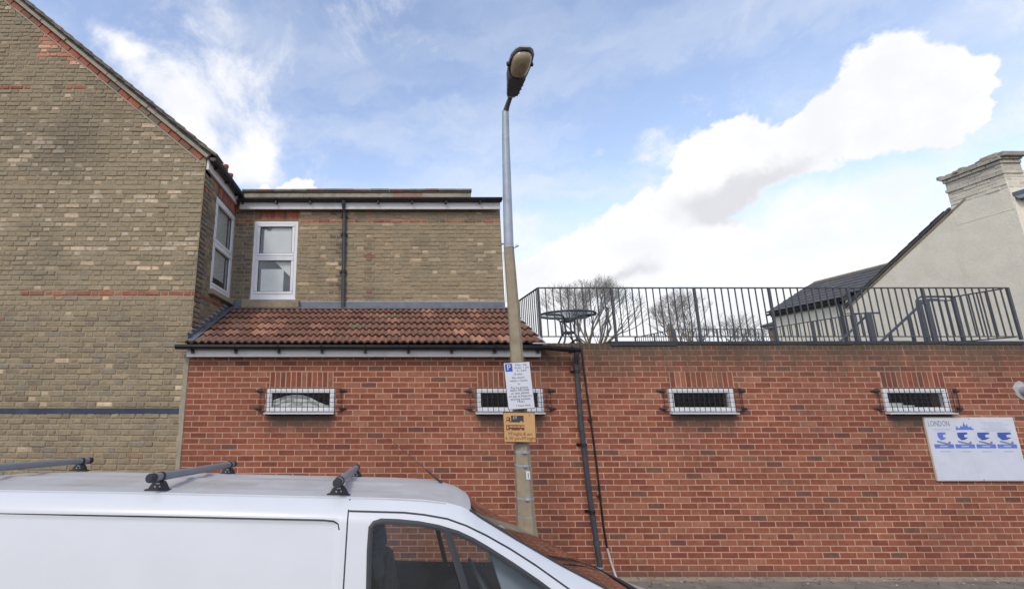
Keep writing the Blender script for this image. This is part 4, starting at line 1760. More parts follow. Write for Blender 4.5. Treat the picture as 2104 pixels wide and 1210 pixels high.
q.build('lamp_bowl', M['bowl'], ln)
q = MB()
q.tube([LT @ Vector((.118 * math.cos(a) * (1 - .1 * math.sin(a)), -.395 + .165 * math.sin(a), -.016)) for a in [2 * PI * k / 32 for k in range(33)]], .009, 6, caps=False)
q.build('bowl_rim', M['black_iron'], ln)
q = MB()
for sx_ in (-1, 1):
    q.bbox(sx_ * .137 - .012, sx_ * .137 + .012, -.40, -.37, -.02, .03, .003, LT)
q.build('bowl_catch', M['black_iron'], ln)
q = MB()
for z, r_ in ((1.735, .0835), (1.60, .0865), (1.28, .0935), (1.105, .099)):
    rg = [(LX + r_ * math.cos(2 * PI * (k + .5) / 8), LY + r_ * math.sin(2 * PI * (k + .5) / 8)) for k in range(8)]
    q.prism(rg, 'z', z - (.010 if z > 1.2 else .004), z + (.010 if z > 1.2 else .004))
    if z > 1.2:
        q.bbox(LX - .02, LX + .015, LY - r_ - .012, LY - r_ * .9, z - .012, z + .012, .003)
q.build('steel_band', M['galv'], lamp)
q = MB()
q.bbox(LX + .005, LX + .045, LY - .088, LY - .078, 1.47, 1.55, .002)
nl = q.build('number_plate', M['sign_white'], lamp)
q = MB()
q.box(LX + .022, LX + .028, LY - .0892, LY - .0882, 1.485, 1.535)
q.build('numeral', M['sign_black'], nl)

# parking plate and the yellow loading plate on the column
def plate(name, label, cx_, cz, w, h, m_, border, rotz, roty):
    t_ = thing(name, label, 'sign', (cx_, LY - .115, cz), 'signs strapped to the lamp column')
    t_.rotation_euler = (0, roty, rotz)
    q = MB()
    q.bbox(-w / 2, w / 2, -.002, .003, -h / 2, h / 2, .001)
    q.build('plate', border, t_, world=False)
    q = MB()
    q.bbox(-w / 2 + .005, w / 2 - .005, -.0032, -.0018, -h / 2 + .005, h / 2 - .005, .0003)
    q.build('face', m_, t_, world=False)
    q = MB()
    for z in (-h * .32, h * .32):
        q.box(-.10, .10, .003, .02, z - .01, z + .01)
    q.box(-.03, .03, .0, .04, -h / 2 - .014, -h / 2 + .03)
    q.build('bracket', M['black_iron'], t_, world=False)
    return t_


def lt(t_, txt, size, m_, x, z, width=None, align='CENTER'):
    o = letters(txt, size, m_, None, (0, 0, 0), align, width=width)
    o.parent = t_
    o.location = (x, -.0040, z)
    return o


ps = plate('parking_sign', 'white parking times plate with a blue P square on the lamp column', 1.405, 2.418, .285, .49, M['sign_white'], M['sign_black'], R(0), R(-3.2))
q = MB()
q.bbox(-.128, -.052, -.0042, -.0030, .150, .232, .0003)
q.build('blue_square', M['sign_blue'], ps, world=False)
lt(ps, 'P', .085, M['sign_white'], -.090, .190).location.y = -.0052
K = M['sign_black']
for txt, x, z, w in (('Mon - Sat', .045, .215, .12), ('10 am - 1 pm', .045, .185, .15), ('2 - 4 pm', .045, .155, .10), ('15 mins', 0, .118, .09), ('No return', 0, .082, .13), ('within 1 hours', 0, .050, .19),
                     ('or', 0, .016, .026), ('Pay by phone', 0, -.022, .18), ('0203 3921200', 0, -.050, .20), ('or text 66565', 0, -.080, .19), ('or pay at Paypoint', 0, -.110, .24), ('quoting location', 0, -.140, .21),
                     ('79261', 0, -.168, .075), ('1 hour limit', .02, -.208, .15)):
    lt(ps, txt, .030, K, x, z, w)
ys = plate('loading_sign', 'amber yellow plate with a lorry and a bus picture below the parking plate', 1.385, 1.990, .335, .300, M['sign_yellow'], M['sign_brown'], R(0), R(.6))
q = MB()
q.bbox(-.085, .045, -.0042, -.003, .055, .118, .0003)
q.bbox(-.135, -.095, -.0042, -.003, .055, .100, .0003)
q.box(-.137, .045, -.0040, -.003, .050, .058)
q.build('lorry_picture', K, ys, world=False)
q = MB()
for x in (-.118, .02):
    q.disc((x, -.0050, .050), .014, 'y', .001, 14)
q.box(-.130, -.110, -.0050, -.0042, .075, .092)
q.build('lorry_detail', M['sign_yellow'], ys, world=False)
lt(ys, '5T', .042, M['sign_white'], -.045, .094).location.y = -.0050
q = MB()
q.bbox(-.140, .050, -.0042, -.003, -.030, .022, .0003)
q.build('bus_picture', M['sign_brown'], ys, world=False)
q = MB()
for i in range(4):
    q.box(-.105 + .040 * i, -.072 + .040 * i, -.0050, -.0042, -.002, .012)
q.box(-.132, -.118, -.0050, -.0042, -.018, .014)
for x in (-.095, .01):
    q.disc((x, -.0052, -.030), .012, 'y', .001, 14)
q.build('bus_detail', M['sign_yellow'], ys, world=False)
lt(ys, '7', .035, M['sign_brown'], .108, .115)
lt(ys, "M'night-8 am", .050, M['sign_brown'], .005, -.068, .245)
lt(ys, "6.30 pm-M'night", .050, M['sign_brown'], .005, -.112, .315)

# satellite dish and cable at the corner of the rear wing, mostly behind the lamp column
ds = thing('satellite_dish', 'pale satellite dish seen edge-on at the upper wall corner behind the lamp column', 'satellite dish', (2.15, 8.1, 5.0))
q = MB()
for i in range(5):
    pass
dn = []
for i in range(6):
    rr = .235 * i / 5
    dn.append([(2.155 + .02 + .055 * (rr / .235) ** 2 - .10 * rr * math.sin(a) * .9, 8.06 + rr * math.cos(a) * .9, 5.03 + rr * math.sin(a)) for a in [2 * PI * k / 20 for k in range(20)]])
for i in range(5):
    q.add(dn[i] + dn[i + 1], [(k, (k + 1) % 20, 20 + (k + 1) % 20, 20 + k) for k in range(20)], True)
M['dish'] = mat('grey_dish', (.42, .47, .55), .5, var=.1)
q.build('dish', M['dish'], ds)
q = MB()
q.tube([(2.16, 8.06, 4.82), (2.26, 8.03, 4.87), (2.36, 8.0, 4.92)], .009, 6)
q.tube([(2.10, 8.12, 5.0), (2.17, 8.08, 5.0)], .016, 6)
q.build('arm', M['galv'], ds)
q = MB()
q.tube([(2.335, 8.01, 4.925), (2.385, 7.99, 4.945)], .027, 10)
q.build('receiver', M['upvc'], ds)
wc = MB()
wc.tube([(2.118, 8.03, 4.83), (2.124, 8.03, 4.4), (2.118, 8.03, 3.9)], .010, 6)
tag(wc.build('white_cable', M['upvc']), 'thin white cable running down the corner of the upper stock brick wall', 'cable')
# ------------------------------------------------------------------ cream house to the right, beyond the terrace
wh = thing('cream_house', 'cream painted gable-ended house with a corbelled chimney and a lower slate-grey roofed wing', 'house', (15, 11, 0))


def cream_fn(t, c, pos):
    x, y, z = t.xyz(pos)[:3]
    sx = t.n('ShaderNodeMapping')
    sx.inputs['Scale'].default_value = (3, 3, .5)
    t.put(sx.inputs[0], pos)
    st = t.noise(1.5, 5, .65, vec=sx.outputs[0])
    c = t.mix(t.m('MULTIPLY', t.ramp(st, .55, .8), .22), c, (.42, .39, .31))
    n = t.noise(6, 5, .7, vec=pos)
    f = t.m('MULTIPLY', t.ramp(t.m('ADD', z, t.m('MULTIPLY', n, .8)), 6.75, 7.5), .6)
    return t.mix(f, c, (.20, .185, .155))


M['cream'] = mat('cream_masonry_paint', (.85, .785, .62), .85, var=.08, vscale=3, bump=.9, bscale=26, grain=.05, fn=cream_fn)
M['creambrick'] = mat('painted_brick', None, .88, tint=True, var=.10, vscale=12, bump=.7, bscale=60, fn=cream_fn)
XG = 12.5
q = MB()
q.prism([(8.6, 0), (8.6, 6.15), (9.3, 6.52), (12.3, 4.62), (12.3, 0)], 'x', XG, 19.5)
q.build('wall', M['cream'], wh)
q = MB()
q.prism([(9.61, 6.333), (12.36, 4.60), (12.34, 4.55), (9.59, 6.28)], 'x', XG - .035, 12.9)
q.prism([(9.25, 6.56), (12.36, 4.60), (12.34, 4.52), (9.2, 6.49)], 'x', 12.9, 19.6)
q.prism([(8.40, 6.12), (9.25, 6.60), (9.25, 6.52), (8.42, 6.05)], 'x', XG + .22, 19.6)
M['grey_tile'] = mat('grey_concrete_tile', (.085, .083, .082), .8, var=.22, vscale=5, bump=.5, bscale=50, dirt=((.19, .165, .10), .55), dscale=2.6)
q.build('roof', M['grey_tile'], wh)
y = 9.7
while y < 12.2:
    w = .33
    zz = 6.56 - (y - 9.25) * (1.96 / 3.11)
    a = math.atan2(-1.96, 3.11)
    T = Matrix.Translation((XG - .045, y, zz)) @ Matrix.Rotation(a, 4, 'X')
    q = MB()
    q.box(0, .35, 0, .35, -.005, .014, T @ Matrix.Rotation(R(2), 4, 'X'))
    q.build('verge_tile', M['grey_tile'], wh)
    y += .26
q = MB()
q.prism([(9.3, 6.44), (12.3, 4.55), (12.3, 4.50), (9.3, 6.39)], 'x', XG - .012, XG + .01)
q.build('verge_trim', M['concrete'], wh)
# chimney: brick courses under the paint, two oversailing rims, ragged cap
CY0, CY1, CX1 = 8.62, 9.58, 12.88
q = MB()
q.box(XG - .004, CX1, CY0 - .004, CY1, 5.9, 7.03)
ch = q.build('chimney', M['cream'], wh)
TC = [(.76, .70, .56), (.70, .65, .52), (.78, .72, .58), (.62, .57, .46), (.73, .68, .55)]
k = 0
z = 6.355
lay_i = 0
while z < 7.0:
    out = .0
    if 6.60 < z < 6.70:
        out = .018
    if z > 6.86:
        out = .025 if z < 6.93 else .05
    off = 0 if k % 2 else .1125
    for face in (0, 1):
        u0, u1 = (CY0, CY1) if face == 0 else (XG, CX1)
        for a, b in row(u0, u1, (.225,), off, []):
            w = b - a - .008
            if w < .03:
                continue
            m0 = MB()
            t = random.choice(TC)
            if face == 0:
                if b < CY1 + .01 and z < 6.35 and False:
                    continue
                m0.bbox(XG - .006 - out - random.uniform(0, .014), XG + .05, a + .004 - (out if a <= CY0 + .01 else 0), b - .004 + (out if b >= CY1 - .01 else 0), z, z + .067, .006, tint=t)
            else:
                m0.bbox(a + .006, b - .004, CY0 - .006 - out - random.uniform(0, .005), CY0 + .05, z, z + .067, .006, tint=t)
            m0.build('brick', M['creambrick'], ch)
    z += .075
    k += 1
q = MB()
cap = []
for i in range(14):
    y = CY0 - .06 + (CY1 - CY0 + .12) * i / 13
    q.bbox(XG - .06 + random.uniform(-.04, .04), CX1 + .05, y - .05, y + .05, 7.0, 7.035 + random.uniform(0, .075), .012)
q.bbox(XG - .01, CX1 - .05, CY0 + .02, CY0 + .34, 7.04, 7.15, .035)
q.bbox(XG + .02, CX1 - .0, CY0 - .05, CY0 + .15, 7.03, 7.10, .03)
q.build('mortar_cap', M['cement'], ch)
for y in (9.02, 9.33):
    q = MB()
    q.tube([(12.66, y, 7.0), (12.66, y, 7.115), (12.66, y, 7.135)], [.10, .10, .075], 12)
    q.build('chimney_pot', M['felt'], ch)
gutter(wh, [(XG + .02, 8.50, 6.15), (19.5, 8.50, 6.15)], .07, name='gutter', m_=M['galv'])
q = MB()
q.box(XG + .03, XG + .5, 8.42, 8.62, 6.16, 6.24)
q.build('lead_flashing', M['lead'], wh)
# wing further back
q = MB()
q.box(XG + .01, 15.4, 12.31, 14.70, 0, 4.78)
q.prism([(XG + .01, 4.78), (15.4, 4.78), (14.0, 5.62)], 'y', 12.31, 14.68)
q.build('wing_wall', M['cream'], wh)
sl2 = math.atan2(5.78 - 4.83, 14.0 - 12.38)
LW = math.hypot(5.78 - 4.83, 14.0 - 12.38)
q = MB()
q.prism([(12.40, 4.80), (14.0, 5.74), (15.6, 4.80), (15.55, 4.74), (14.0, 5.66), (12.45, 4.74)], 'y', 12.28, 14.76)
wr = q.build('wing_roof', M['grey_tile'], wh)
for i in range(8):
    s0 = LW * i / 8
    T = Matrix.Translation((12.38, 0, 4.825)) @ Matrix.Rotation(-sl2, 4, 'Y')
    q = MB()
    y = ys0 = 12.28 if i == 0 else 11.2
    while y < 14.76:
        w = min(.33, 14.78 - y)
        q.box(s0 - .01, s0 + LW / 8 + .04, y, y + w - .006, -.01, .030 + random.uniform(-.003, .003), T @ Matrix.Translation((0, 0, 0)) @ Matrix.Rotation(R(0), 4, 'Y'))
        y += w
    # raise the lower lip
    q.box(s0 - .02, s0 + .02, ys0, 14.78, .016, .042, T)
    q.build('tile_course', M['grey_tile'], wr)
q = MB()
y = 11.2
while y < 14.6:
    q.tube([(14.0, y, 5.79), (14.0, y + .42, 5.79)], .085, 8, tint=(1, 1, 1), flat=.7)
    y += .43
q.build('ridge_tile', M['concrete'], wr)
gutter(wh, [(12.37, 12.32, 4.77), (12.37, 14.80, 4.77)], .05)
q = MB()
q.box(12.44, 12.48, 12.32, 14.75, 4.68, 4.80)
q.build('fascia', M['black_pvc'], wh)
q = MB()
q.tube([(12.40, 12.42, 4.72), (12.42, 12.42, 4.60), (12.46, 12.45, 4.45), (12.46, 12.45, 0)], .035, 8)
q.build('downpipe', M['grey_pvc'], wh)

# shed beyond
sh = thing('garden_outbuilding', 'small buff brick outbuilding with dark roof just left of the cream wing', 'shed', (14.2, 15.6, 0))
M['buff'] = mat('buff_brick', (.36, .26, .16), .9, var=.3, vscale=5, bump=.5, bscale=40, dirt=((.40, .17, .09), .6), dscale=2)
q = MB()
q.box(13.22, 15.2, 15.45, 15.85, 0, 4.50)
q.build('wall', M['buff'], sh)
q = MB()
q.prism([(13.05, 4.56), (14.4, 5.0), (15.4, 4.62), (15.4, 4.50), (13.05, 4.51)], 'y', 15.33, 15.98)
q.build('roof', M['grey_tile'], sh)
q = MB()
q.box(13.12, 13.20, 15.36, 15.95, 4.43, 4.51)
q.build('fascia', M['fascia'], sh)
# squared timber post behind the far railing
po = MB()
po.bbox(7.15, 7.25, 11.55, 11.65, 3.0, 4.02, .01)
tag(po.build('timber_post', M['bark']), 'short brown timber post standing behind the corner of the far back railing', 'post')


# ------------------------------------------------------------------ bare trees
def tree(label, base, H_, W_, seed, zc, stems=5, depth=6, twig_r=.012, group='bare trees beyond the terrace'):
    rnd = random.Random(seed)
    root = thing('bare_tree', label, 'tree', base, group)
    tr = MB()
    tw = MB()
    ct = MB()
    B = Vector(base)
    top = B.z + H_

    def grow(p, d, L, r, lev):
        k = 4 if lev < 2 else 3
        pts = [p]
        dd = d.copy()
        for i in range(k):
            dd = (dd + Vector((rnd.gauss(0, .10), rnd.gauss(0, .10), rnd.gauss(0, .05) + .045))).normalized()
            p = p + dd * L / k
            pts.append(p)
        r1 = r * .62
        rr = [r + (r1 - r) * i / k for i in range(k + 1)]
        rr = [max(r_, .0045) for r_ in rr]
        (tr if lev < 2 else tw).tube(pts, rr, 6 if lev < 2 else (4 if lev < 4 else 3), caps=False, smooth=lev < 4)
        if lev >= depth:
            if rnd.random() < .5:
                s = .022
                ct.add([p + Vector((rnd.uniform(-s, s), rnd.uniform(-s, s), rnd.uniform(-s, s))) for _ in range(3)], [(0, 1, 2)])
            return
        nb = 2 if rnd.random() < .45 else 3
        if lev >= 4:
            nb += 1
        for i in range(nb):
            q_ = pts[-1] if i < 2 else pts[rnd.randint(1, k)]
            sp = .42 if lev < 3 else .55
            out_ = Vector((q_.x - B.x, q_.y - B.y, 0)) * .06
            nd = (dd + out_ + Vector((rnd.gauss(0, sp), rnd.gauss(0, sp), rnd.gauss(0, sp * .3) + .16))).normalized()
            # stay inside an egg-shaped crown
            c = q_ + nd * L * .7
            ex = Vector(((c.x - B.x) / (W_ / 2), (c.y - B.y) / (W_ / 2), (c.z - (B.z + zc + (H_ - zc) * .42)) / ((H_ - zc) * .60)))
            if lev >= 2 and ex.length > 1.03 + .1 * rnd.random():
                continue
            grow(q_, nd, L * rnd.uniform(.68, .82), r1 * rnd.uniform(.75, .95), lev + 1)
    tr.tube([B, B + Vector((.05, 0, zc * .5)), B + Vector((.0, .02, zc))], [W_ * .04, W_ * .034, W_ * .028], 8)
    for i in range(stems):
        a = 2 * PI * i / stems + rnd.uniform(-.3, .3)
        d = Vector((math.cos(a) * .5, math.sin(a) * .5, 1)).normalized()
        if i % 2:
            d = Vector((math.cos(a) * .2, math.sin(a) * .2, 1)).normalized()
        grow(B + Vector((0, 0, zc - .05)), d, (H_ - zc) * .30, W_ * .017, 0)
    tr.build('trunk', M['bark'], root)
    tw.build('crown', M['twig'], root)
    if ct.v:
        ct.build('catkins', M['catkin'], root, stuff=True)
    return root


tree('largest bare tree, its wide round crown of fine twigs behind the patio table', (11.4, 26, 0), 8.85, 6.2, 3, 3.2, 8, 6)
tree('middle bare tree, upright and narrow, behind the corner of the far railing', (20.7, 32, 0), 9.1, 4.6, 11, 4.0, 6, 6)
tree('low bare tree between the upright tree and the buff outbuilding', (28.4, 38, 0), 8.9, 5.0, 21, 4.8, 5, 5)
tree('bare tree just left of the buff outbuilding, its crown mostly below the railing', (32.0, 40, 0), 8.2, 5.0, 31, 4.8, 5, 5)
tree('low bare thicket-like tree right behind the upright bare tree', (25.0, 37, 0), 8.0, 4.6, 41, 4.6, 5, 5)

# ------------------------------------------------------------------ the van
van = thing('parked_van', 'white panel van with three grey roof bars and a whip aerial parked along the kerb', 'van', (0, 3.62, -.07))
van.rotation_euler = (R(-5.4), R(1.2), R(-1.1))


def van_fn(t, c, pos):
    return c


M['paint'] = mat('white_van_paint', (.60, .62, .625), .28, var=.03, vscale=3, coat=.6, dirt=((.50, .51, .50), .35), dscale=1.6)
M['roofpaint'] = mat('dusty_white_roof_paint', (.50, .505, .50), .5, var=.06, vscale=4, coat=.15, dirt=((.34, .32, .27), .75), dscale=1.5, dlo=.42, dhi=.75)
M['seam'] = mat('black_seam', (.03, .032, .036), .6, var=0)
M['seal'] = mat('rubber_seal', (.028, .03, .034), .55, var=.15)
M['trim'] = mat('dark_cab_trim', (.028, .03, .034), .7, var=.2)
M['bulk'] = mat('grey_bulkhead', (.09, .095, .105), .7, var=.1)
M['tyre'] = mat('tyre_rubber', (.02, .02, .021), .8, var=.2)
M['steel'] = mat('wheel_steel', (.35, .36, .38), .4, metal=.6)
M['vglass'] = glass_mat('van_side_glass', (.74, .77, .76), .7)
M['wglass'] = glass_mat('windscreen_glass', (.42, .46, .44), 1.6)
M['bar'] = mat('anodised_roof_bar', (.24, .255, .275), .45, metal=.1, var=.08, vscale=6)
M['lamp_clear'] = mat('headlamp', (.5, .52, .55), .15, var=.05)


def interp(tb, x):
    if x <= tb[0][0]:
        return tb[0][1]
    for (a, b), (c, d) in zip(tb[:-1], tb[1:]):
        if x <= c:
            return b + (d - b) * (x - a) / (c - a)
    return tb[-1][1]


ZT = [(-3.72, 1.46), (-3.70, 1.53), (-3.66, 1.585), (-3.5, 1.635), (-3.0, 1.690), (-2.5, 1.708), (-1.5, 1.717), (0.0, 1.722), (.20, 1.718), (.34, 1.706), (.44, 1.684), (.50, 1.655), (.55, 1.622),
      (.76, 1.508), (1.01, 1.381), (1.26, 1.268), (1.5, 1.15), (1.72, 1.035), (1.80, 1.0), (2.0, .94), (2.12, .86), (2.20, .74), (2.24, .60)]
BW = [(-.1, .88), (.2, .925), (.5, .95), (.8, .945), (1.0, .93), (1.2, .90), (1.4, .866), (1.6, .83), (1.72, .806), (1.9, .77)]
ZB = .10


def sm01(x):
    x = max(0, min(1, x))
    return x * x * (3 - 2 * x)


def ztop(x):
    return interp(ZT, x)


def yside(x, z):
    zt = ztop(x)
    b = interp(BW, z)
    h = .13
    s = max(0, (z - (zt - h)) / h)
    drop = .088 + .045 * sm01((x - .3) / .5)
    y = b - drop * s * s
    if x > 1.5:
        y *= 1 - .22 * ((x - 1.5) / .74) ** 2.2
    if x < -3.5:
        y *= 1 - .10 * ((-3.5 - x) / .22) ** 2
    # pressed swage along the roof gutter and the recessed panel of the load side
    if -2.9 < x < -.30 and .95 < z < 1.600:
        e = min(min(x + 2.9, -.30 - x) / .02, min(z - .95, 1.600 - z) / .016, 1)
        y -= .010 * max(0, e)
    return y


xs = []
x = -3.72
while x < 2.24:
    xs.append(round(x, 4))
    if x < -3.5:
        x += .03
    elif x < -.36:
        x += .06 if not -2.96 < x < -2.86 else .012
    elif x < -.26:
        x += .012
    elif x < 1.32:
        x += .014
    else:
        x += .045
xs.append(2.24)
NV = 84
vs_ = [i / NV for i in range(NV + 1)]
WPOLY = [(-.075, 1.00), (-.112, 1.10), (-.120, 1.453), (-.116, 1.572), (-.098, 1.594), (-.055, 1.607), (.05, 1.606), (.165, 1.599), (.28, 1.583), (.393, 1.556), (.48, 1.522), (.56, 1.482), (.70, 1.405), (.83, 1.328), (.93, 1.262), (1.06, 1.165), (1.13, 1.10), (1.14, 1.06), (1.10, 1.02), (.9, .995), (.4, .985), (.0, .985)]
DPOLY = [(-.256, .12), (-.258, 1.653), (.078, 1.653), (.20, 1.645), (.338, 1.627), (.45, 1.594), (.565, 1.545), (.70, 1.478), (.838, 1.401), (1.02, 1.287), (1.16, 1.195), (1.22, 1.14), (1.25, 1.04), (1.22, .80), (1.05, .55), (.98, .45), (.95, .12)]


def inside(poly, x, z):
    c = False
    n = len(poly)
    j = n - 1
    for i in range(n):
        if (poly[i][1] > z) != (poly[j][1] > z) and x < (poly[j][0] - poly[i][0]) * (z - poly[i][1]) / (poly[j][1] - poly[i][1]) + poly[i][0]:
            c = not c
        j = i
    return c


WHEELS = [(1.32, .21), (-2.55, .21)]
body = MB()
doorm = {1: MB(), -1: MB()}
panes = {1: MB(), -1: MB()}
lining = MB()
for sg in (-1, 1):
    P = {}
    for i, x in enumerate(xs):
        zt = ztop(x)
        for j, v_ in enumerate(vs_):
            z = ZB + (zt - ZB) * v_
            P[i, j] = (x, z, yside(x, z))
    sets = {'b': [], 'd': [], 'p': [], 'l': []}
    for i in range(len(xs) - 1):
        for j in range(NV):
            cx_ = (P[i, j][0] + P[i + 1, j][0]) / 2
            cz = (P[i, j][1] + P[i + 1, j + 1][1]) / 2
            if any(math.hypot(cx_ - wx, cz - wz) < .385 for wx, wz in WHEELS):
                continue
            win_ = inside(WPOLY, cx_, cz)
            key = 'p' if win_ else ('d' if inside(DPOLY, cx_, cz) else 'b')
            sets[key].append((i, j))
            if not win_ and -.3 < cx_ < 1.75 and cz > .7:
                sets['l'].append((i, j))
    for key, mb in (('b', body), ('d', doorm[sg]), ('p', panes[sg]), ('l', lining)):
        ids = {}
        vv = []
        ff = []
        off = {'p': .012, 'l': .045}.get(key, 0)
        for (i, j) in sets[key]:
            f = []
            for (a, b) in ((i, j), (i + 1, j), (i + 1, j + 1), (i, j + 1)):
                if (a, b) not in ids:
                    ids[a, b] = len(vv)
                    x, z, y = P[a, b]
                    vv.append((x, sg * (y - off), z))
                f.append(ids[a, b])
            ff.append(f if sg < 0 else f[::-1])
        mb.add(vv, ff, True)
# top surface
NQ = 28
qs = [-1 + 2 * k / NQ for k in range(NQ + 1)]


def top_pt(x, q_, dz=0.0):
    zt = ztop(x)
    yt = yside(x, zt)
    w = 1 - q_ * q_
    crown = .045 * sm01((x + 3.72) / .5) * (1 - sm01((x - .3) / .5) * .7) + .03 * sm01((x - 1.7) / .3)
    bulge = .07 * sm01((x + .1) / .65)
    rib = 0
    if -3.3 < x < .10 and abs(q_) < .84:
        a = abs(q_)
        e = min(min(abs(x + 3.3), abs(x - .1)) / .06, 1)
        rib = -.010 * e * (1 if (.30 < a < .78 or a < .2) else 0)
        for cut_ in (-1.28, -.42, -2.4):
            if abs(x - cut_ - .10 * 0) < .05:
                rib = 0
    return (x + bulge * w, yt * q_, zt + crown * w + rib + dz)


roofm, wsm, hood = MB(), MB(), MB()
roofl = MB()
for mb, lo, hi, dz in ((roofm, -3.73, .485, 0), (wsm, .485, 1.74, 0), (hood, 1.74, 2.3, 0), (roofl, -.3, .47, -.04)):
    ii = [i for i, x in enumerate(xs) if lo - 1e-6 <= x]
    ii = [i for i in ii if xs[i] <= hi + .05]
    vv = []
    ff = []
    m_n = len(qs)
    use = [i for i in ii if xs[i] >= lo and (xs[i] <= hi or xs[i - 1] < hi)]
    if mb in (wsm, hood):
        first_i = min(use)
        if first_i - 1 >= 0 and xs[first_i] > lo:
            pass
    for i in use:
        for q_ in qs:
            vv.append(top_pt(xs[i], q_, dz))
    for a in range(len(use) - 1):
        for b in range(m_n - 1):
            ff.append((a * m_n + b, (a + 1) * m_n + b, (a + 1) * m_n + b + 1, a * m_n + b + 1))
    mb.add(vv, ff, True)
# rear and front closing faces
for xe, i in ((xs[0], 0), (xs[-1], len(xs) - 1)):
    zt = ztop(xe)
    n = 16
    rows_ = []
    for j in range(n + 1):
        z = ZB + (zt - ZB) * j / n
        y = yside(xe, z)
        rows_.append([(xe + (.05 if i else -.03) * (1 - q_ * q_), y * q_, z + (0 if j < n else (top_pt(xe, q_)[2] - zt))) for q_ in qs])
    vv = [p for r_ in rows_ for p in r_]
    m_n = len(qs)
    body.add(vv, [(a * m_n + b, a * m_n + b + 1, (a + 1) * m_n + b + 1, (a + 1) * m_n + b) for a in range(n) for b in range(m_n - 1)], True)
body.box(-3.6, 2.1, -.88, .88, .08, .14)
body.box(-3.6, -.30, -.86, .86, .14, .20)


def weld(o, d=.0005):
    bm = bmesh.new()
    bm.from_mesh(o.data)
    bmesh.ops.remove_doubles(bm, verts=bm.verts, dist=d)
    bm.to_mesh(o.data)
    bm.free()


bo_ = body.build('body', M['paint'], van, world=False)
rfo = roofm.build('roof', M['roofpaint'], van, world=False)
wso = wsm.build('windscreen', M['wglass'], van, world=False)
hood.build('bonnet', M['paint'], van, world=False)
doors = {}
for sg in (-1, 1):
    d_ = doorm[sg].build('front_door', M['paint'], van, world=False)
    doors[sg] = d_
    p_ = panes[sg].build('window_pane', M['vglass'], d_, world=False)
lining.build('cab_lining', M['trim'], van, world=False)
roofl.build('headlining', M['trim'], van, world=False)


def side_line(mb, pts, w, lift, sg=-1, n=3):
    """ribbon lying on the body side along (x,z) points"""
    dense = []
    for a, b in zip(pts[:-1], pts[1:]):
        k = max(1, int(math.hypot(b[0] - a[0], b[1] - a[1]) / .03))
        for i in range(k):
            dense.append((a[0] + (b[0] - a[0]) * i / k, a[1] + (b[1] - a[1]) * i / k))
    dense.append(pts[-1])
    L_, R_ = [], []
    for i, (x, z) in enumerate(dense):
        a = dense[max(0, i - 1)]
        b = dense[min(len(dense) - 1, i + 1)]
        dx, dz = b[0] - a[0], b[1] - a[1]
        l_ = math.hypot(dx, dz) or 1
        nx, nz = -dz / l_ * w / 2, dx / l_ * w / 2
        for (lst, s) in ((L_, 1), (R_, -1)):
            xx, zz = x + nx * s, z + nz * s
            zz = min(zz, ztop(xx))
            lst.append((xx, sg * (yside(xx, zz) + lift), zz))
    n_ = len(dense)
    mid = [((a[0] + b[0]) / 2, (a[1] + b[1]) / 2 + sg * .0, (a[2] + b[2]) / 2) for a, b in zip(L_, R_)]
    mid = [(m_[0], m_[1] + sg * lift * .8, m_[2]) for m_ in mid]
    back = [(m_[0], m_[1] - sg * (lift * 2 + .01), m_[2]) for m_ in mid]
    vv = L_ + mid + R_ + back
    ff = []
    for i in range(n_ - 1):
        for (p, q_) in ((0, 1), (1, 2), (2, 3), (3, 0)):
            ff.append((p * n_ + i, p * n_ + i + 1, q_ * n_ + i + 1, q_ * n_ + i))
    mb.add(vv, ff, False)


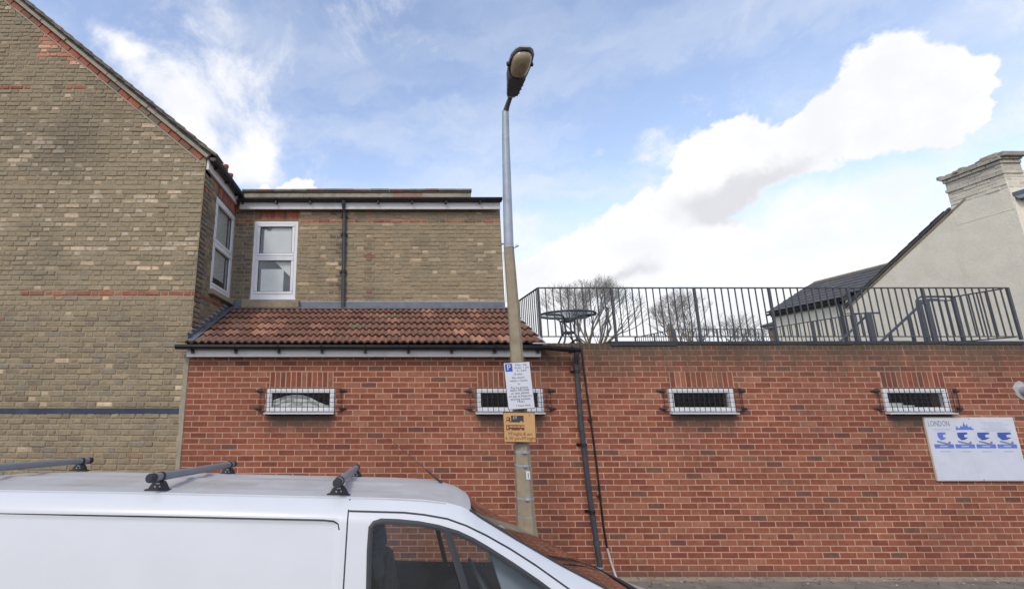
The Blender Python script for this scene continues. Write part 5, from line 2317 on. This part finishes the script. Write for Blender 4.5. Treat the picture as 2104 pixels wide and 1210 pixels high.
for sg in (-1, 1):
    q = MB()
    wp = WPOLY + [WPOLY[0]]
    side_line(q, wp, .030, .004, sg)
    q.build('window_seal', M['seal'], doors[sg], world=False)
    q = MB()
    side_line(q, [(.325, 1.575), (.342, 1.54), (.425, 1.276), (.50, .99)], .042, .006, sg)
    q.build('quarter_bar', M['seal'], doors[sg], world=False)
    q = MB()
    side_line(q, [(-.256, 1.712), (-.256, 1.653), (-.258, 1.2), (-.262, .14)], .0085, .0012, sg)
    side_line(q, [(-.256, 1.653), (.078, 1.653), (.20, 1.645), (.338, 1.627), (.45, 1.594), (.565, 1.545), (.70, 1.478), (.838, 1.401), (1.02, 1.287), (1.16, 1.195), (1.22, 1.14), (1.25, 1.04)], .0095, .0012, sg)
    side_line(q, [(-3.55, 1.555), (-3.0, 1.575), (-2.36, 1.588), (-1.17, 1.600), (-.40, 1.604), (-.34, 1.600), (-.312, 1.585), (-.303, 1.555)], .0085, .0012, sg)
    q.build('panel_gap', M['seam'], van, world=False)
    q = MB()
    zr = [(-3.5, 1.632), (-3.0, 1.684), (-2.5, 1.702), (-1.5, 1.711), (0, 1.716), (.20, 1.711), (.34, 1.70)]
    side_line(q, zr, .007, .001, sg)
    q.build('roof_gutter', M['roofpaint'], van, world=False)
    q = MB()
    q.bbox(.20, .40, sg * .955 - .012, sg * .955 + .012, .80, .835, .006)
    q.build('door_handle', M['seal'], doors[sg], world=False)
    m0 = MB()
    m0.bbox(.93, 1.05, sg * 1.05 - .10, sg * 1.05 + .10, .84, 1.06, .03)
    m0.bbox(.96, 1.02, min(sg * .90, sg * .97), max(sg * .90, sg * .97), .88, .96, .01)
    mi = m0.build('door_mirror', M['seal'], van, world=False)
    m0 = MB()
    m0.bbox(.925, .931, sg * 1.05 - .08, sg * 1.05 + .08, .86, 1.04, .002)
    m0.build('mirror_glass', M['steel'], mi, world=False)
    m0 = MB()
    m0.bbox(2.0, 2.17, sg * .60 - .14, sg * .60 + .12, .60, .80, .03)
    m0.build('headlight', M['lamp_clear'], van, world=False)
    for wx, wz in WHEELS:
        m0 = MB()
        m0.tube([(wx, sg * .70, wz), (wx, sg * .72, wz), (wx, sg * .90, wz), (wx, sg * .92, wz)], [.29, .315, .315, .29], 28)
        wob = m0.build('wheel', M['tyre'], van, world=False)
        m0 = MB()
        m0.tube([(wx, sg * .86, wz), (wx, sg * .925, wz), (wx, sg * .93, wz)], [.20, .20, .17], 24)
        m0.build('rim', M['steel'], wob, world=False)
q = MB()
for sg in (-1, 1):
    pts = [top_pt(x, sg * .995) for x in [.485 + (1.74 - .485) * k / 20 for k in range(21)]]
    q.tube([(p[0], p[1], p[2] + .001) for p in pts], .011, 6)
pts = [top_pt(1.75, qq) for qq in qs]
q.tube([(p[0], p[1], p[2] + .0) for p in pts], .02, 6)
q.build('windscreen_seal', M['seal'], wso, world=False)
q = MB()
for y0_, y1_ in ((-.45, .15), (.10, .66)):
    pa = [top_pt(1.70 - .03, y0_ / .75), top_pt(1.64, (y0_ + y1_) / 2 / .75), top_pt(1.60, y1_ / .75)]
    q.tube([(p[0], p[1], p[2] + .010) for p in pa], .007, 6)
q.build('wiper', M['seal'], van, world=False)
q = MB()
q.bbox(2.18, 2.34, -.80, .80, .10, .42, .05)
q.build('front_bumper', M['seal'], van, world=False)
q = MB()
q.bbox(2.24, 2.30, -.42, .42, .48, .66, .02)
q.build('grille', M['seal'], van, world=False)
q = MB()
q.bbox(-3.80, -3.68, -.84, .84, .10, .34, .03)
q.build('rear_bumper', M['seal'], van, world=False)

# cab interior
q = MB()
q.box(-.24, -.21, -.78, .78, .15, 1.66)
q.build('bulkhead', M['bulk'], van, world=False)
q = MB()
q.prism([(.80, .98), (.95, 1.075), (1.35, 1.09), (1.70, 1.0), (1.70, .2), (1.0, .2), (.86, .60)], 'y', -.80, .80)
q.bbox(.84, 1.05, -.55, -.20, 1.05, 1.14, .03)
q.build('dashboard', M['trim'], van, world=False)
q = MB()
cs = Vector((.62, -.38, 1.14))
tilt = Matrix.Rotation(R(-28), 3, 'Y')
rg = [cs + tilt @ Vector((0, .19 * math.cos(a), .19 * math.sin(a))) for a in [2 * PI * k / 28 for k in range(29)]]
q.tube(rg, .014, 8, caps=False)
for a in (0, PI * .8, PI * 1.2 + PI * .5):
    q.tube([cs, cs + tilt @ Vector((0, .19 * math.cos(a), .19 * math.sin(a)))], .014, 6)
q.tube([cs + tilt @ Vector((.03, 0, 0)), cs + tilt @ Vector((-.02, 0, 0))], [.06, .05], 14)
q.tube([cs, (.9, -.38, .93)], .03, 8)
q.build('steering_wheel', M['bulk'], van, world=False)
for yy, ww_ in ((-.40, .24), (.12, .22), (.52, .2)):
    s = MB()
    s.bbox(.0, .45, yy - ww_, yy + ww_, .42, .58, .04)
    T = Matrix.Translation((.07, yy, .60)) @ Matrix.Rotation(R(-12), 4, 'Y')
    s.bbox(-.07, .06, -ww_ + .01, ww_ - .01, 0, .58, .04, T)
    s.bbox(-.06, .03, -.12, .12, .62, .80, .03, T)
    s.tube([T @ Vector((-.01, -.05, .56)), T @ Vector((-.01, -.05, .66))], .008, 6)
    s.tube([T @ Vector((-.01, .05, .56)), T @ Vector((-.01, .05, .66))], .008, 6)
    s.build('seat', M['bulk'], van, world=False)
M['sky_reflection'] = mat('sky_reflection_grey', (.33, .38, .45), .5, var=.1, vscale=5)
q = MB()
q.prism([(.60, 1.43), (.64, 1.30), (.70, 1.12), (1.25, 1.06), (1.0, 1.25), (.80, 1.36)], 'y', -.74, -.70)  # pale panel added to stand for sky reflected in the windscreen
q.build('sky_reflection_panel', M['sky_reflection'], van, world=False)
q = MB()
q.bbox(.60, .63, -.11, .11, 1.50, 1.56, .01)
q.tube([(.63, 0, 1.55), (.70, 0, 1.60)], .01, 6)
q.build('rear_view_mirror', M['seal'], van, world=False)

# roof bars
for bx_ in (-2.885, -1.505, -.335):
    q = MB()
    q.tube([(bx_, -.775, 1.805), (bx_, .775, 1.805)], .0265, 14)
    bar_ = q.build('roof_bar', M['bar'], van, world=False)
    q = MB()
    for sg in (-1, 1):
        q.tube([(bx_, sg * .735, 1.805), (bx_, sg * .785, 1.805), (bx_, sg * .797, 1.805)], [.0285, .0285, .020], 14)
    q.build('end_cap', M['seal'], bar_, world=False)
    for sg in (-1, 1):
        q = MB()
        y_ = sg * .645
        zb_ = 1.727
        q.prism([(bx_ - .062, zb_), (bx_ + .062, zb_), (bx_ + .046, zb_ + .030), (bx_ + .028, zb_ + .052), (bx_ - .028, zb_ + .052), (bx_ - .046, zb_ + .030)], 'y', y_ - .022, y_ + .022)
        q.bbox(bx_ - .075, bx_ + .075, y_ - .04, y_ + .03, zb_ - .008, zb_ + .004, .002)
        q.tube([(bx_, y_ - .012, 1.805), (bx_, y_ + .012, 1.805)], .032, 14)
        q.bbox(bx_ - .012, bx_ + .012, y_ - .014, y_ + .014, zb_ + .04, 1.80, .003)
        fo = q.build('bar_foot', M['seal'], bar_, world=False)
        q = MB()
        q.box(bx_ - .012, bx_ + .012, y_ - sg * -.0225 - .001 if False else y_ - .0235, y_ - .0215, zb_ + .034, zb_ + .042)
        q.disc((bx_ + .014, y_ - .0235, zb_ + .020), .006, 'y', .003, 8)
        q.disc((bx_ - .016, y_ - .0235, zb_ + .018), .006, 'y', .003, 8)
        q.build('bolt', M['steel'], fo, world=False)
q = MB()
q.tube([(.386, 0, 1.752), (.36, 0, 1.772), (.262, 0, 1.848)], [.013, .009, .0055], 8)
q.tube([(.262, 0, 1.848), (.11, 0, 1.965), (-.035, 0, 2.074)], .0022, 5)
q.build('aerial', M['seal'], van, world=False)

for m_ in bpy.data.materials:
    pass
